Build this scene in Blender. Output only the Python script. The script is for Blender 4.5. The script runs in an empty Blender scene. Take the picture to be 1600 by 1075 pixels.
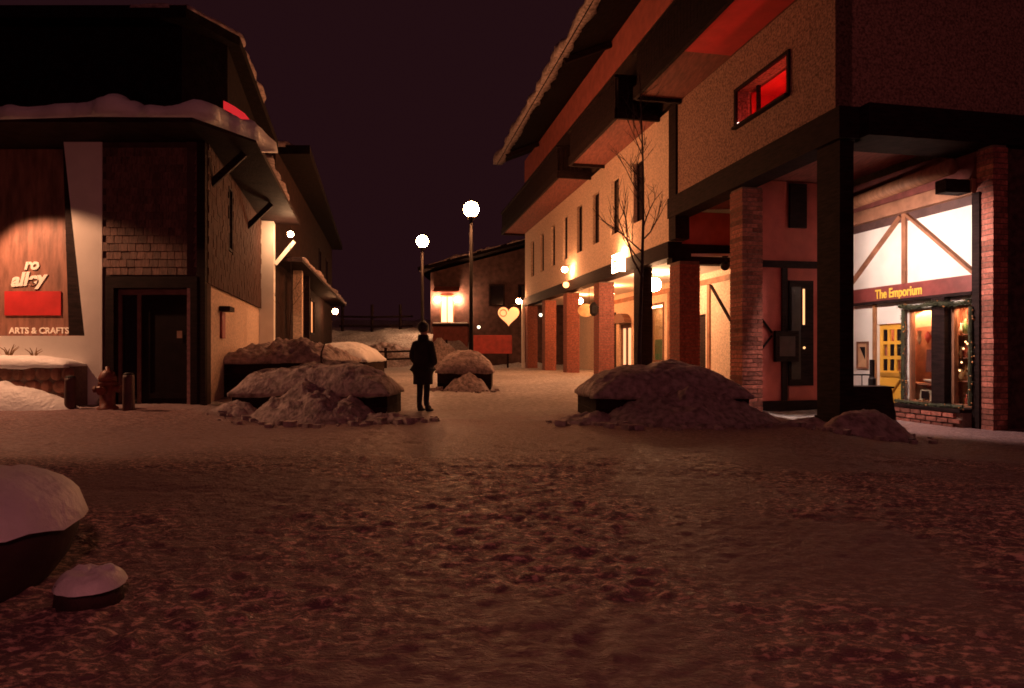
import bpy, bmesh, math, random
import numpy as np
from mathutils import Vector, Matrix
random.seed(7)
SC = bpy.context.scene
COL = SC.collection
R = math.radians

# ------------------------------------------------------------------ camera, night sky, exposure
cam_d = bpy.data.cameras.new('camera')
cam = bpy.data.objects.new('camera', cam_d); COL.objects.link(cam)
cam.location = (0, 0, 1.25); cam.rotation_euler = (R(90), 0, 0)
cam_d.sensor_width = 36.0; cam_d.lens = 22.5; cam_d.shift_y = 0.0078
cam_d.clip_start = 0.05; cam_d.clip_end = 900
SC.camera = cam
W = bpy.data.worlds.new('World'); SC.world = W; W.use_nodes = True
wn = W.node_tree.nodes; wl = W.node_tree.links
bgn = wn['Background']
sky = wn.new('ShaderNodeTexSky'); sky.sky_type = 'NISHITA'; sky.sun_disc = False
sky.sun_elevation = R(-4); sky.sun_rotation = R(200)
skm = wn.new('ShaderNodeMix'); skm.data_type = 'RGBA'; skm.blend_type = 'ADD'; skm.inputs[0].default_value = 0.02
skm.inputs[6].default_value = (0.176, 0.050, 0.066, 1)
wl.new(sky.outputs[0], skm.inputs[7]); wl.new(skm.outputs[2], bgn.inputs[0])
bgn.inputs[1].default_value = 0.085
SC.view_settings.view_transform = 'Standard'; SC.view_settings.look = 'None'
SC.view_settings.exposure = 0.0; SC.view_settings.gamma = 1.0
SC.view_settings.use_curve_mapping = False
SC.render.engine = 'CYCLES'
SC.cycles.use_denoising = True
SC.cycles.max_bounces = 6; SC.cycles.diffuse_bounces = 3; SC.cycles.glossy_bounces = 3
SC.cycles.transparent_max_bounces = 12
SC.cycles.sample_clamp_indirect = 3.0
SC.cycles.filter_width = 1.7
try: SC.cycles.use_light_tree = True
except Exception: pass

# ------------------------------------------------------------------ noise
def _h(i, j, k):
    n = (i * 374761393 + j * 668265263 + k * 2147483647) & 0x7fffffff
    n = ((n ^ (n >> 13)) * 1274126177) & 0x7fffffff
    return ((n ^ (n >> 16)) & 0xffff) / 65535.0
def vnoise(x, y, s=0):
    x = np.asarray(x, float); y = np.asarray(y, float)
    xi = np.floor(x).astype(np.int64); yi = np.floor(y).astype(np.int64)
    fx = x - xi; fy = y - yi
    fx = fx * fx * (3 - 2 * fx); fy = fy * fy * (3 - 2 * fy)
    a = _h(xi, yi, s); b = _h(xi + 1, yi, s); c = _h(xi, yi + 1, s); d = _h(xi + 1, yi + 1, s)
    return (a + (b - a) * fx) * (1 - fy) + (c + (d - c) * fx) * fy - 0.5
def fbm(x, y, o=4, s=0):
    t = 0; a = 1.0; f = 1.0
    for q in range(o):
        t = t + a * vnoise(x * f + 17.3 * q, y * f - 9.1 * q, s + q); a *= .5; f *= 2.03
    return t
def sstep(a, b, x):
    t = np.clip((np.asarray(x, float) - a) / (b - a), 0, 1)
    return t * t * (3 - 2 * t)
def ground_base(x, y):
    x = np.asarray(x, float); y = np.asarray(y, float)
    g = 0.30 * sstep(13.5, 26, y)
    g = g + 0.24 * (1 - sstep(-6.2, -4.2, x)) * sstep(8.2, 11.0, y) * (1 - sstep(14, 24, y))
    g = g - 0.20 * sstep(4.6, 6.4, x) * sstep(6, 9, y) * (1 - sstep(14.5, 17, y))
    g = g + 0.03 * fbm(x * .35, y * .35, 3, 3)
    # bank far behind the street
    g = g + 2.55 * sstep(38.6, 45.5, y) * (1 - sstep(-3.6, -1.8, x)) + 1.2 * sstep(48, 60, y) + .5 * sstep(38.6, 41, y) * fbm(x * .6, y * .9, 4, 77)
    return g
def ground_z(x, y): return float(ground_base(x, y))

# ------------------------------------------------------------------ materials
MATS = {}
def M(name, col, rough=.8, var=.2, scale=5, bump=.15, bscale=30, metal=0, st=(1, 1, 1), rand=0, emit=None, estr=0, spec=.5, col2=None, detail=4):
    if name in MATS: return MATS[name]
    m = bpy.data.materials.new(name); m.use_nodes = True
    n = m.node_tree.nodes; l = m.node_tree.links; p = n['Principled BSDF']
    p.inputs['Roughness'].default_value = rough; p.inputs['Metallic'].default_value = metal
    p.inputs['Specular IOR Level'].default_value = spec
    tc = n.new('ShaderNodeTexCoord'); mp = n.new('ShaderNodeMapping'); mp.inputs['Scale'].default_value = st
    oi = n.new('ShaderNodeObjectInfo')
    va = n.new('ShaderNodeVectorMath'); va.operation = 'ADD'
    l.new(tc.outputs['Object'], va.inputs[0])
    sc_ = n.new('ShaderNodeVectorMath'); sc_.operation = 'SCALE'; sc_.inputs[0].default_value = (7, 5, 3)
    l.new(oi.outputs['Random'], sc_.inputs['Scale'])
    if rand: l.new(sc_.outputs[0], va.inputs[1])
    l.new(va.outputs[0], mp.inputs[0])
    nz = n.new('ShaderNodeTexNoise'); nz.inputs['Scale'].default_value = scale; nz.inputs['Detail'].default_value = detail
    l.new(mp.outputs[0], nz.inputs['Vector'])
    mx = n.new('ShaderNodeMix'); mx.data_type = 'RGBA'
    c2 = col2 or tuple(max(0, c * (1 - var * 1.6)) for c in col)
    mx.inputs[6].default_value = (*c2, 1); mx.inputs[7].default_value = (*[min(1, c * (1 + var * .5)) for c in col], 1)
    rp = n.new('ShaderNodeMapRange'); rp.inputs[1].default_value = .32; rp.inputs[2].default_value = .66
    l.new(nz.outputs[0], rp.inputs[0]); l.new(rp.outputs[0], mx.inputs[0])
    out = mx.outputs[2]
    if rand:
        hv = n.new('ShaderNodeHueSaturation')
        mr = n.new('ShaderNodeMapRange'); mr.inputs[3].default_value = 1 - rand; mr.inputs[4].default_value = 1 + rand
        l.new(oi.outputs['Random'], mr.inputs[0]); l.new(mr.outputs[0], hv.inputs['Value']); l.new(out, hv.inputs['Color'])
        out = hv.outputs[0]
    l.new(out, p.inputs['Base Color'])
    if bump:
        nb = n.new('ShaderNodeTexNoise'); nb.inputs['Scale'].default_value = bscale; nb.inputs['Detail'].default_value = 4
        l.new(mp.outputs[0], nb.inputs['Vector'])
        bn = n.new('ShaderNodeBump'); bn.inputs['Strength'].default_value = bump; bn.inputs['Distance'].default_value = .03
        l.new(nb.outputs[0], bn.inputs['Height']); l.new(bn.outputs[0], p.inputs['Normal'])
    if emit:
        p.inputs['Emission Color'].default_value = (*emit, 1); p.inputs['Emission Strength'].default_value = estr
    MATS[name] = m; return m
def glass(name, tint=(.9, .9, .9), rough=.02):
    if name in MATS: return MATS[name]
    m = bpy.data.materials.new(name); m.use_nodes = True
    n = m.node_tree.nodes; l = m.node_tree.links; n.remove(n['Principled BSDF'])
    t = n.new('ShaderNodeBsdfTransparent'); t.inputs[0].default_value = (*tint, 1)
    g = n.new('ShaderNodeBsdfGlossy'); g.inputs['Roughness'].default_value = rough
    f = n.new('ShaderNodeLayerWeight'); f.inputs[0].default_value = .5
    pw_ = n.new('ShaderNodeMath'); pw_.operation = 'POWER'; pw_.inputs[1].default_value = 4; l.new(f.outputs['Facing'], pw_.inputs[0])
    ad = n.new('ShaderNodeMath'); ad.operation = 'MULTIPLY_ADD'; ad.inputs[1].default_value = .8; ad.inputs[2].default_value = .03; l.new(pw_.outputs[0], ad.inputs[0])
    x = n.new('ShaderNodeMixShader'); l.new(ad.outputs[0], x.inputs[0]); l.new(t.outputs[0], x.inputs[1]); l.new(g.outputs[0], x.inputs[2])
    l.new(x.outputs[0], n['Material Output'].inputs[0]); MATS[name] = m; return m
def glow(name, col, s):
    if name in MATS: return MATS[name]
    m = bpy.data.materials.new(name); m.use_nodes = True
    p = m.node_tree.nodes['Principled BSDF']; p.inputs['Base Color'].default_value = (*[.5 * c for c in col], 1)
    p.inputs['Emission Color'].default_value = (*col, 1); p.inputs['Emission Strength'].default_value = s
    p.inputs['Roughness'].default_value = .4
    MATS[name] = m; return m

SODIUM = (1, .37, .145); WARM = (1, .36, .12); INC = (1, .50, .24)
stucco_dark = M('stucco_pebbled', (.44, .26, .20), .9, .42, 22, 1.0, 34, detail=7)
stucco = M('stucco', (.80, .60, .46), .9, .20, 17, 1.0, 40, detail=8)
stucco_redlit = M('stucco_red_light', (.56, .145, .12), .9, .12, 3, .4, 55)  # base colour holds the red light and dimness of the cross wall
stucco_white = M('stucco_white', (.80, .76, .71), .9, .06, 2, .15, 50)
timber = M('dark_timber', (.024, .012, .012), .75, .35, 4, .3, 22, st=(1, 1, 6), spec=.12)
timber_b = M('brown_timber', (.17, .075, .045), .65, .3, 4, .3, 22, st=(1, 6, 1))
soffit_m = M('soffit_wood', (.24, .07, .055), .7, .25, 3, .2, 20, st=(6, 1, 1))
soffit_redlit = M('red_light_tint', (.62, .045, .05), .55, .1, 3, .1, 20)  # red light put into the base colour
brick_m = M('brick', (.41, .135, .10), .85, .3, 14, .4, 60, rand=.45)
mortar = M('mortar', (.19, .12, .10), .95, .2, 20, .4, 60)
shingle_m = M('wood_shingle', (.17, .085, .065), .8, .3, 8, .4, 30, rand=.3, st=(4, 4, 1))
roof_m = M('roof_dark', (.016, .010, .010), .85, .3, 6, .3, 20, spec=.08)
glass_dark = M('dark_pane', (.015, .01, .012), .06, .1, 1, 0)
glass_m = glass('clear_glass')
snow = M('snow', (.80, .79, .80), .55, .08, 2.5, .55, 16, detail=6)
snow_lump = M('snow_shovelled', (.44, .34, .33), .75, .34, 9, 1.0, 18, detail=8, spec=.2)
iron = M('dark_iron', (.018, .014, .014), .6, .2, 6, .15, 30, spec=.2)
plank_m = M('planter_plank', (.03, .016, .015), .8, .3, 4, .3, 20, rand=.25, spec=.1)
def emis(n, c, s): return glow(n, c, s)

# ------------------------------------------------------------------ geometry helpers (world coordinates; geo = (verts, faces))
def join(*gs):
    V = []; F = []
    for v, f in gs:
        o = len(V); V += [tuple(p) for p in v]; F += [tuple(i + o for i in q) for q in f]
    return V, F
BOXF = [(0, 3, 2, 1), (4, 5, 6, 7), (0, 1, 5, 4), (1, 2, 6, 5), (2, 3, 7, 6), (3, 0, 4, 7)]
def world(a, d, z): return (a, d, z)
def box(F, a0, a1, d0, d1, z0, z1):
    c = [F(a0, d0, z0), F(a1, d0, z0), F(a1, d1, z0), F(a0, d1, z0), F(a0, d0, z1), F(a1, d0, z1), F(a1, d1, z1), F(a0, d1, z1)]
    return c, list(BOXF)
def prism(lo, hi):
    n = len(lo); V = list(lo) + list(hi)
    F = [tuple(range(n))[::-1], tuple(range(n, 2 * n))] + [(i, (i + 1) % n, n + (i + 1) % n, n + i) for i in range(n)]
    return V, F
def slab(pts, z0, z1): return prism([(x, y, z0) for x, y in pts], [(x, y, z1) for x, y in pts])
def bar(p, q, w, h, up=(0, 0, 1)):
    p = Vector(p); q = Vector(q); t = (q - p).normalized(); u = Vector(up)
    s = t.cross(u)
    if s.length < 1e-4: s = t.cross(Vector((1, 0, 0)))
    s.normalize(); n = s.cross(t).normalized()
    s *= w / 2; n *= h / 2
    V = [p - s - n, p + s - n, p + s + n, p - s + n, q - s - n, q + s - n, q + s + n, q - s + n]
    return [tuple(v) for v in V], [(0, 1, 2, 3)[::-1], (4, 5, 6, 7), (0, 1, 5, 4), (1, 2, 6, 5), (2, 3, 7, 6), (3, 0, 4, 7)]
def tube(path, rad, n=8):
    P = [Vector(p) for p in path]; V = []; F = []
    if not hasattr(rad, '__len__'): rad = [rad] * len(P)
    for i, p in enumerate(P):
        t = (P[min(i + 1, len(P) - 1)] - P[max(i - 1, 0)]).normalized()
        a = t.cross(Vector((0, 0, 1)) if abs(t.z) < .9 else Vector((1, 0, 0))).normalized(); b = t.cross(a)
        for k in range(n):
            w = 2 * math.pi * k / n
            V.append(tuple(p + (a * math.cos(w) + b * math.sin(w)) * rad[i]))
    for i in range(len(P) - 1):
        for k in range(n):
            F.append((i * n + k, i * n + (k + 1) % n, (i + 1) * n + (k + 1) % n, (i + 1) * n + k))
    F.append(tuple(range(n))[::-1]); F.append(tuple((len(P) - 1) * n + k for k in range(n)))
    return V, F
def lathe(prof, c, n=20):
    V = []; F = []
    for r, z in prof:
        for k in range(n):
            w = 2 * math.pi * k / n; V.append((c[0] + r * math.cos(w), c[1] + r * math.sin(w), c[2] + z))
    m = len(prof)
    for i in range(m - 1):
        for k in range(n): F.append((i * n + k, i * n + (k + 1) % n, (i + 1) * n + (k + 1) % n, (i + 1) * n + k))
    F.append(tuple(range(n))[::-1]); F.append(tuple((m - 1) * n + k for k in range(n)))
    return V, F
def ball(c, r, n=14, sz=1.0):
    nn = 18 if n > 15 else 9
    pr = [(max(.004, r * math.sin(math.pi * i / nn)), -r * sz * math.cos(math.pi * i / nn)) for i in range(nn + 1)]
    return lathe(pr, c, n)
def wall_holes(F, A, Z, holes, d0, d1):
    """wall with openings as ONE connected mesh; A,Z break lists; holes = set of (i,j) cells"""
    V = []; idx = {}; Fs = []
    def v(i, j, s):
        k = (i, j, s)
        if k not in idx: idx[k] = len(V); V.append(F(A[i], (d0, d1)[s], Z[j]))
        return idx[k]
    full = lambda i, j: 0 <= i < len(A) - 1 and 0 <= j < len(Z) - 1 and (i, j) not in holes
    for i in range(len(A) - 1):
        for j in range(len(Z) - 1):
            if not full(i, j): continue
            for s in (0, 1): Fs.append((v(i, j, s), v(i + 1, j, s), v(i + 1, j + 1, s), v(i, j + 1, s)))
            if not full(i - 1, j): Fs.append((v(i, j, 0), v(i, j + 1, 0), v(i, j + 1, 1), v(i, j, 1)))
            if not full(i + 1, j): Fs.append((v(i + 1, j, 0), v(i + 1, j + 1, 0), v(i + 1, j + 1, 1), v(i + 1, j, 1)))
            if not full(i, j - 1): Fs.append((v(i, j, 0), v(i + 1, j, 0), v(i + 1, j, 1), v(i, j, 1)))
            if not full(i, j + 1): Fs.append((v(i, j + 1, 0), v(i + 1, j + 1, 0), v(i + 1, j + 1, 1), v(i, j + 1, 1)))
    return V, Fs
def frame_ring(F, a0, a1, z0, z1, w, d0, d1):
    return wall_holes(F, [a0, a0 + w, a1 - w, a1], [z0, z0 + w, z1 - w, z1], {(1, 1)}, d0, d1)

WO = {}
def props(o, label=None, cat=None, group=None, kind=None):
    if label: o['label'] = label
    if cat: o['category'] = cat
    if group: o['group'] = group
    if kind: o['kind'] = kind
    return o
def T(name, loc, label, cat, group=None):
    o = bpy.data.objects.new(name, None); COL.objects.link(o); o.location = loc; o.empty_display_size = .2
    WO[o.name] = Vector(loc); return props(o, label, cat, group)
def mesh(name, geo, mat, origin, smooth=False):
    me = bpy.data.meshes.new(name); ox, oy, oz = origin
    me.from_pydata([(p[0] - ox, p[1] - oy, p[2] - oz) for p in geo[0]], [], geo[1])
    if smooth: me.polygons.foreach_set('use_smooth', [True] * len(me.polygons))
    bm = bmesh.new(); bm.from_mesh(me); bmesh.ops.recalc_face_normals(bm, faces=bm.faces); bm.to_mesh(me); bm.free()
    me.materials.append(mat); return me
def O(name, geo, mat, parent=None, loc=None, smooth=False, label=None, cat=None, group=None, kind=None, bevel=0):
    if parent is not None: org = WO[parent.name]
    else:
        if loc is None:
            a = np.array(geo[0]); loc = ((a[:, 0].min() + a[:, 0].max()) / 2, (a[:, 1].min() + a[:, 1].max()) / 2, a[:, 2].min())
        org = Vector(loc)
    o = bpy.data.objects.new(name, mesh(name, geo, mat, org, smooth)); COL.objects.link(o)
    if parent is not None: o.parent = parent
    else: o.location = org
    WO[o.name] = org
    if bevel:
        b = o.modifiers.new('bevel', 'BEVEL'); b.width = bevel; b.segments = 2; b.limit_method = 'ANGLE'
    return props(o, label, cat, group, kind)
def piece(name, me, wloc, parent, rz=0, scale=(1, 1, 1), eul=None):
    o = bpy.data.objects.new(name, me); COL.objects.link(o); o.parent = parent
    o.location = Vector(wloc) - WO[parent.name]; o.rotation_euler = eul or (0, 0, rz); o.scale = scale
    WO[o.name] = Vector(wloc); return o
def unit_box(name, mat, sx, sy, sz, jit=0):
    V = [(x * sx / 2, y * sy / 2, z * sz / 2) for z in (-1, 1) for x, y in ((-1, -1), (1, -1), (1, 1), (-1, 1))]
    me = bpy.data.meshes.new(name); me.from_pydata(V, [], BOXF); me.materials.append(mat)
    return me
def text(s, size, mat, pos, right, up, parent=None, name='lettering', extrude=.008, shear=0, sx=1.0, bold=0, **kw):
    cu = bpy.data.curves.new('t', 'FONT'); cu.body = s; cu.size = size; cu.extrude = extrude; cu.shear = shear; cu.offset = bold
    to = bpy.data.objects.new('t', cu); COL.objects.link(to)
    dg = bpy.context.evaluated_depsgraph_get(); me = bpy.data.meshes.new_from_object(to.evaluated_get(dg))
    bpy.data.objects.remove(to); me.name = name
    r = Vector(right).normalized(); u = Vector(up).normalized(); n = r.cross(u)
    mt = Matrix(((r.x * sx, u.x, n.x), (r.y * sx, u.y, n.y), (r.z * sx, u.z, n.z))).to_4x4()
    base = WO[parent.name] if parent else Vector((0, 0, 0))
    me.transform(Matrix.Translation(Vector(pos) - base) @ mt)
    me.materials.clear(); me.materials.append(mat)
    o = bpy.data.objects.new(name, me); COL.objects.link(o)
    if parent: o.parent = parent; WO[o.name] = base
    return props(o, **kw)
def snow_dome(F, a0, a1, d0, d1, zr, H, seed=0, na=84, nd=50, amp=.09, edge=.06, powr=2.4, fr=1.6):
    """closed snow cap over a rectangle in frame F: domed, lumpy, with a skirt at the rim"""
    V = []; Fc = []
    for i in range(na + 1):
        for j in range(nd + 1):
            u = -1 + 2 * i / na; w = -1 + 2 * j / nd
            a = (a0 + a1) / 2 + u * ((a1 - a0) / 2 + edge); d = (d0 + d1) / 2 + w * ((d1 - d0) / 2 + edge)
            f = max(0, (1 - abs(u) ** powr) * (1 - abs(w) ** powr)) ** .62
            x, y, _ = F(a, d, 0)
            z = zr + H * f + (float(fbm(x * fr + seed, y * fr, 4, seed)) * amp * 2 + amp * 1.1 * float(fbm(x * 6, y * 6 + seed, 4, seed + 5))) * min(1, f * 2.2) + .02
            V.append((x, y, z))
    n1 = nd + 1
    for i in range(na):
        for j in range(nd): Fc.append((i * n1 + j, (i + 1) * n1 + j, (i + 1) * n1 + j + 1, i * n1 + j + 1))
    rim = [i * n1 for i in range(na + 1)] + [na * n1 + j for j in range(1, n1)] + [i * n1 + nd for i in range(na - 1, -1, -1)] + [j for j in range(nd - 1, 0, -1)]
    b = len(V)
    for k, r in enumerate(rim):
        x, y, z = V[r]; V.append((x, y, zr - .03 - .05 * (float(vnoise(x * 4, y * 4, seed + 9)) + .5)))
    m = len(rim)
    for k in range(m): Fc.append((rim[k], rim[(k + 1) % m], b + (k + 1) % m, b + k))
    Fc.append(tuple(range(b, b + m)))
    return V, Fc
def snow_heap(cx, cy, rx, ry, H, seed=0, n=80, rings=34, amp=.10, lump=5.0, zfun=ground_z):
    V = [(cx, cy, zfun(cx, cy) + H)]; F = []
    for i in range(1, rings + 1):
        t = i / rings
        for k in range(n):
            w = 2 * math.pi * k / n
            rr = 1 + .22 * float(fbm(math.cos(w) * 1.3 + seed, math.sin(w) * 1.3, 3, seed))
            x = cx + rx * rr * t * math.cos(w); y = cy + ry * rr * t * math.sin(w)
            f = (1 - t ** 1.7)
            z = zfun(x, y) + H * f + amp * .9 * float(fbm(x * lump * 1.6, y * lump * 1.6, 3, seed + 8)) * (1 - t ** 4) + amp * 2 * float(fbm(x * lump * .5, y * lump * .5, 4, seed + 3)) * (1 - t ** 3) * (.35 + f) - .06 * t ** 6
            V.append((x, y, z))
    for k in range(n): F.append((0, 1 + k, 1 + (k + 1) % n))
    for i in range(rings - 1):
        for k in range(n):
            a = 1 + i * n; b = a + n
            F.append((a + k, b + k, b + (k + 1) % n, a + (k + 1) % n))
    return V, F
def snow_roll(path, w, h, seed=0, step=.06, drop=.05, n=9):
    """lumpy roll of snow lying along an eave"""
    P = [Vector(p) for p in path]; pts = []
    for i in range(len(P) - 1):
        m = max(2, int((P[i + 1] - P[i]).length / step))
        for k in range(m): pts.append(P[i].lerp(P[i + 1], k / m))
    pts.append(P[-1]); V = []; F = []; s = 0
    for i, p in enumerate(pts):
        t = (pts[min(i + 3, len(pts) - 1)] - pts[max(i - 3, 0)]); t.z = 0; t.normalize()
        side = Vector((t.y, -t.x, 0)); s += step
        hh = h * (.72 + 1.5 * float(fbm(s * 1.5 + seed, seed * 1.7, 4, seed))); ww = w * (1 + 1.1 * float(fbm(s * 1.9, seed + 4.2, 4, seed + 2)))
        e = min(1, i / 5, (len(pts) - 1 - i) / 5) * .9 + .1
        for k in range(n):
            a = math.pi * k / (n - 1)
            V.append(tuple(p + side * math.cos(a) * ww / 2 + Vector((0, 0, max(.01, hh * e) * math.sin(a) ** .7 - drop * (1 if k in (0, n - 1) else 0)))))
    for i in range(len(pts) - 1):
        for k in range(n - 1): F.append((i * n + k, (i + 1) * n + k, (i + 1) * n + k + 1, i * n + k + 1))
        F.append((i * n + n - 1, (i + 1) * n + n - 1, (i + 1) * n, i * n))
    F.append(tuple(range(n))); F.append(tuple((len(pts) - 1) * n + k for k in range(n))[::-1])
    return V, F

# frames: FA = right building's long street front (a = distance away from camera, d = out over the street)
def FA(a, d, z): return (8.1 - .195 * a - .9815 * d, a - .1914 * d, z)
def FS(a, d, z):                                                                  # shop fronts at the back of the arcade
    a *= 1.067; return (11.15 - .195 * a - .9815 * d, a - .1914 * d, 1.25 + (z - 1.25) * 1.067)
CX, CY, _ = FA(11.57, 0, 0)
def FB(b, d, z): return (CX + .9815 * b + .1914 * d, CY + .1914 * b - .9815 * d, z)  # near end wall
def FX(Z0):                                                                       # cross walls inside the arcade
    x0, y0, _ = FA(Z0, 0, 0)
    return lambda b, d, z: (x0 + .9815 * b + .1914 * d, y0 + .1914 * b - .9815 * d, z)
def FL(a, d, z): return (-2.86 - .25 * a + .970 * d, a + .2425 * d, z)         # left building, side wall
def FF(x, d, z): return (x, 12.35 - d, z)                                       # left building, front wall
def FL2(a, d, z): return (-3.7 - .19 * a + .982 * d, a + .187 * d, z)

# ================================================================== GROUND
def axis(segs):
    out = []
    for a, b, s in segs: out += list(np.arange(a, b, s))
    return np.array(out + [segs[-1][1]])
xs = axis([(-260, -40, 20), (-40, -12, 1.0), (-12, -7, .12), (-7, 7, .038), (7, 12, .12), (12, 40, 1.0), (40, 260, 20)])
ys = axis([(-60, -6, 3), (-6, 1.2, .4), (1.2, 7.5, .026), (7.5, 14, .055), (14, 30, .14), (30, 62, .3), (62, 400, 15)])
GX, GY = np.meshgrid(xs, ys, indexing='xy')
GZ = ground_base(GX, GY)
th = R(-7); rx = GX * math.cos(th) + GY * math.sin(th); ry = -GX * math.sin(th) + GY * math.cos(th)
near = (1 - sstep(11, 22, GY)) * (1 - sstep(8, 14, np.abs(GX)))
trod = .55 + .9 * sstep(-.25, .3, fbm(GX * .45 + 3, GY * .45, 3, 21))
tx = fbm(rx * 3.5, ry * 6.0, 3, 11) * .008 + np.abs(fbm(rx * 8, ry * 13, 3, 12)) * .012 + fbm(GX * 14, GY * 20, 2, 13) * .009
rut = (.15 + .6 * sstep(0, .35, fbm(GX * .3 + 8, GY * .3, 2, 51))) * -np.exp(-((ry - 5.15 + .25 * np.sin(rx * .55)) / .13) ** 2) * .035 - .4 * np.exp(-((ry - 6.9 + .3 * np.sin(rx * .4 + 1)) / .16) ** 2) * .05
GZ = GZ + near * (tx * trod + rut) + (1 - near) * .03 * fbm(GX * 1.1, GY * 1.1, 3, 31) * sstep(10, 16, GY)
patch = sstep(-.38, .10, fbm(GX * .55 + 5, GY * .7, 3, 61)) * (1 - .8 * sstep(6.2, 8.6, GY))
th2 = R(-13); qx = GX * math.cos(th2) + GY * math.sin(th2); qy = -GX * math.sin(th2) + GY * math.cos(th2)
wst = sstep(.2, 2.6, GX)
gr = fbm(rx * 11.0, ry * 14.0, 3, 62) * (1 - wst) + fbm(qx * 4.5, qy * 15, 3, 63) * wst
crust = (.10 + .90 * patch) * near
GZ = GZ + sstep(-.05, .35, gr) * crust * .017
# boot prints along two paths across the plaza
rf = random.Random(31); sel = np.where((ys > 1.3) & (ys < 12.5))[0]; r0, r1 = sel[0], sel[-1]
for (ax, ay), (bx, by) in (((-1.6, 2.2), (-2.2, 12.6)), ((3.6, 2.6), (.3, 12.0)), ((4.9, 7.2), (-4.8, 9.4)), ((.4, 2.0), (1.0, 9.0))):
    L_ = math.hypot(bx - ax, by - ay); ux, uy = (bx - ax) / L_, (by - ay) / L_; q = 0; k = 0
    while q < L_:
        sd = .13 * (1 if k % 2 else -1) + rf.uniform(-.04, .04); fx = ax + ux * q - uy * sd; fy = ay + uy * q + ux * sd
        sub = (slice(r0, r1), slice(None)); dx = GX[sub] - fx; dy = GY[sub] - fy; al = dx * ux + dy * uy; ac = -dx * uy + dy * ux
        rr2 = (al / .15) ** 2 + (ac / (.055 + .012 * (al > 0))) ** 2
        GZ[sub] += -.016 * np.exp(-rr2 ** 2 * .8) + .007 * np.exp(-((np.sqrt(rr2) - 1.35) / .25) ** 2)
        q += rf.uniform(.55, .72); k += 1
ny, nx = GX.shape
gv = np.stack([GX.ravel(), GY.ravel(), GZ.ravel()], 1)
ii = (np.arange(ny - 1)[:, None] * nx + np.arange(nx - 1)[None, :]).ravel()
gf = np.stack([ii, ii + 1, ii + nx + 1, ii + nx], 1)
gm = bpy.data.meshes.new('snow_ground')
gm.vertices.add(len(gv)); gm.vertices.foreach_set('co', gv.ravel().astype(np.float32))
gm.loops.add(gf.size); gm.loops.foreach_set('vertex_index', gf.ravel().astype(np.int32))
gm.polygons.add(len(gf)); gm.polygons.foreach_set('loop_start', np.arange(0, gf.size, 4, dtype=np.int32))
gm.polygons.foreach_set('use_smooth', np.ones(len(gf), bool))
gm.update(calc_edges=True); gm.validate()
ca = gm.attributes.new('crust', 'FLOAT', 'POINT'); ca.data.foreach_set('value', crust.ravel().astype(np.float32))
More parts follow.
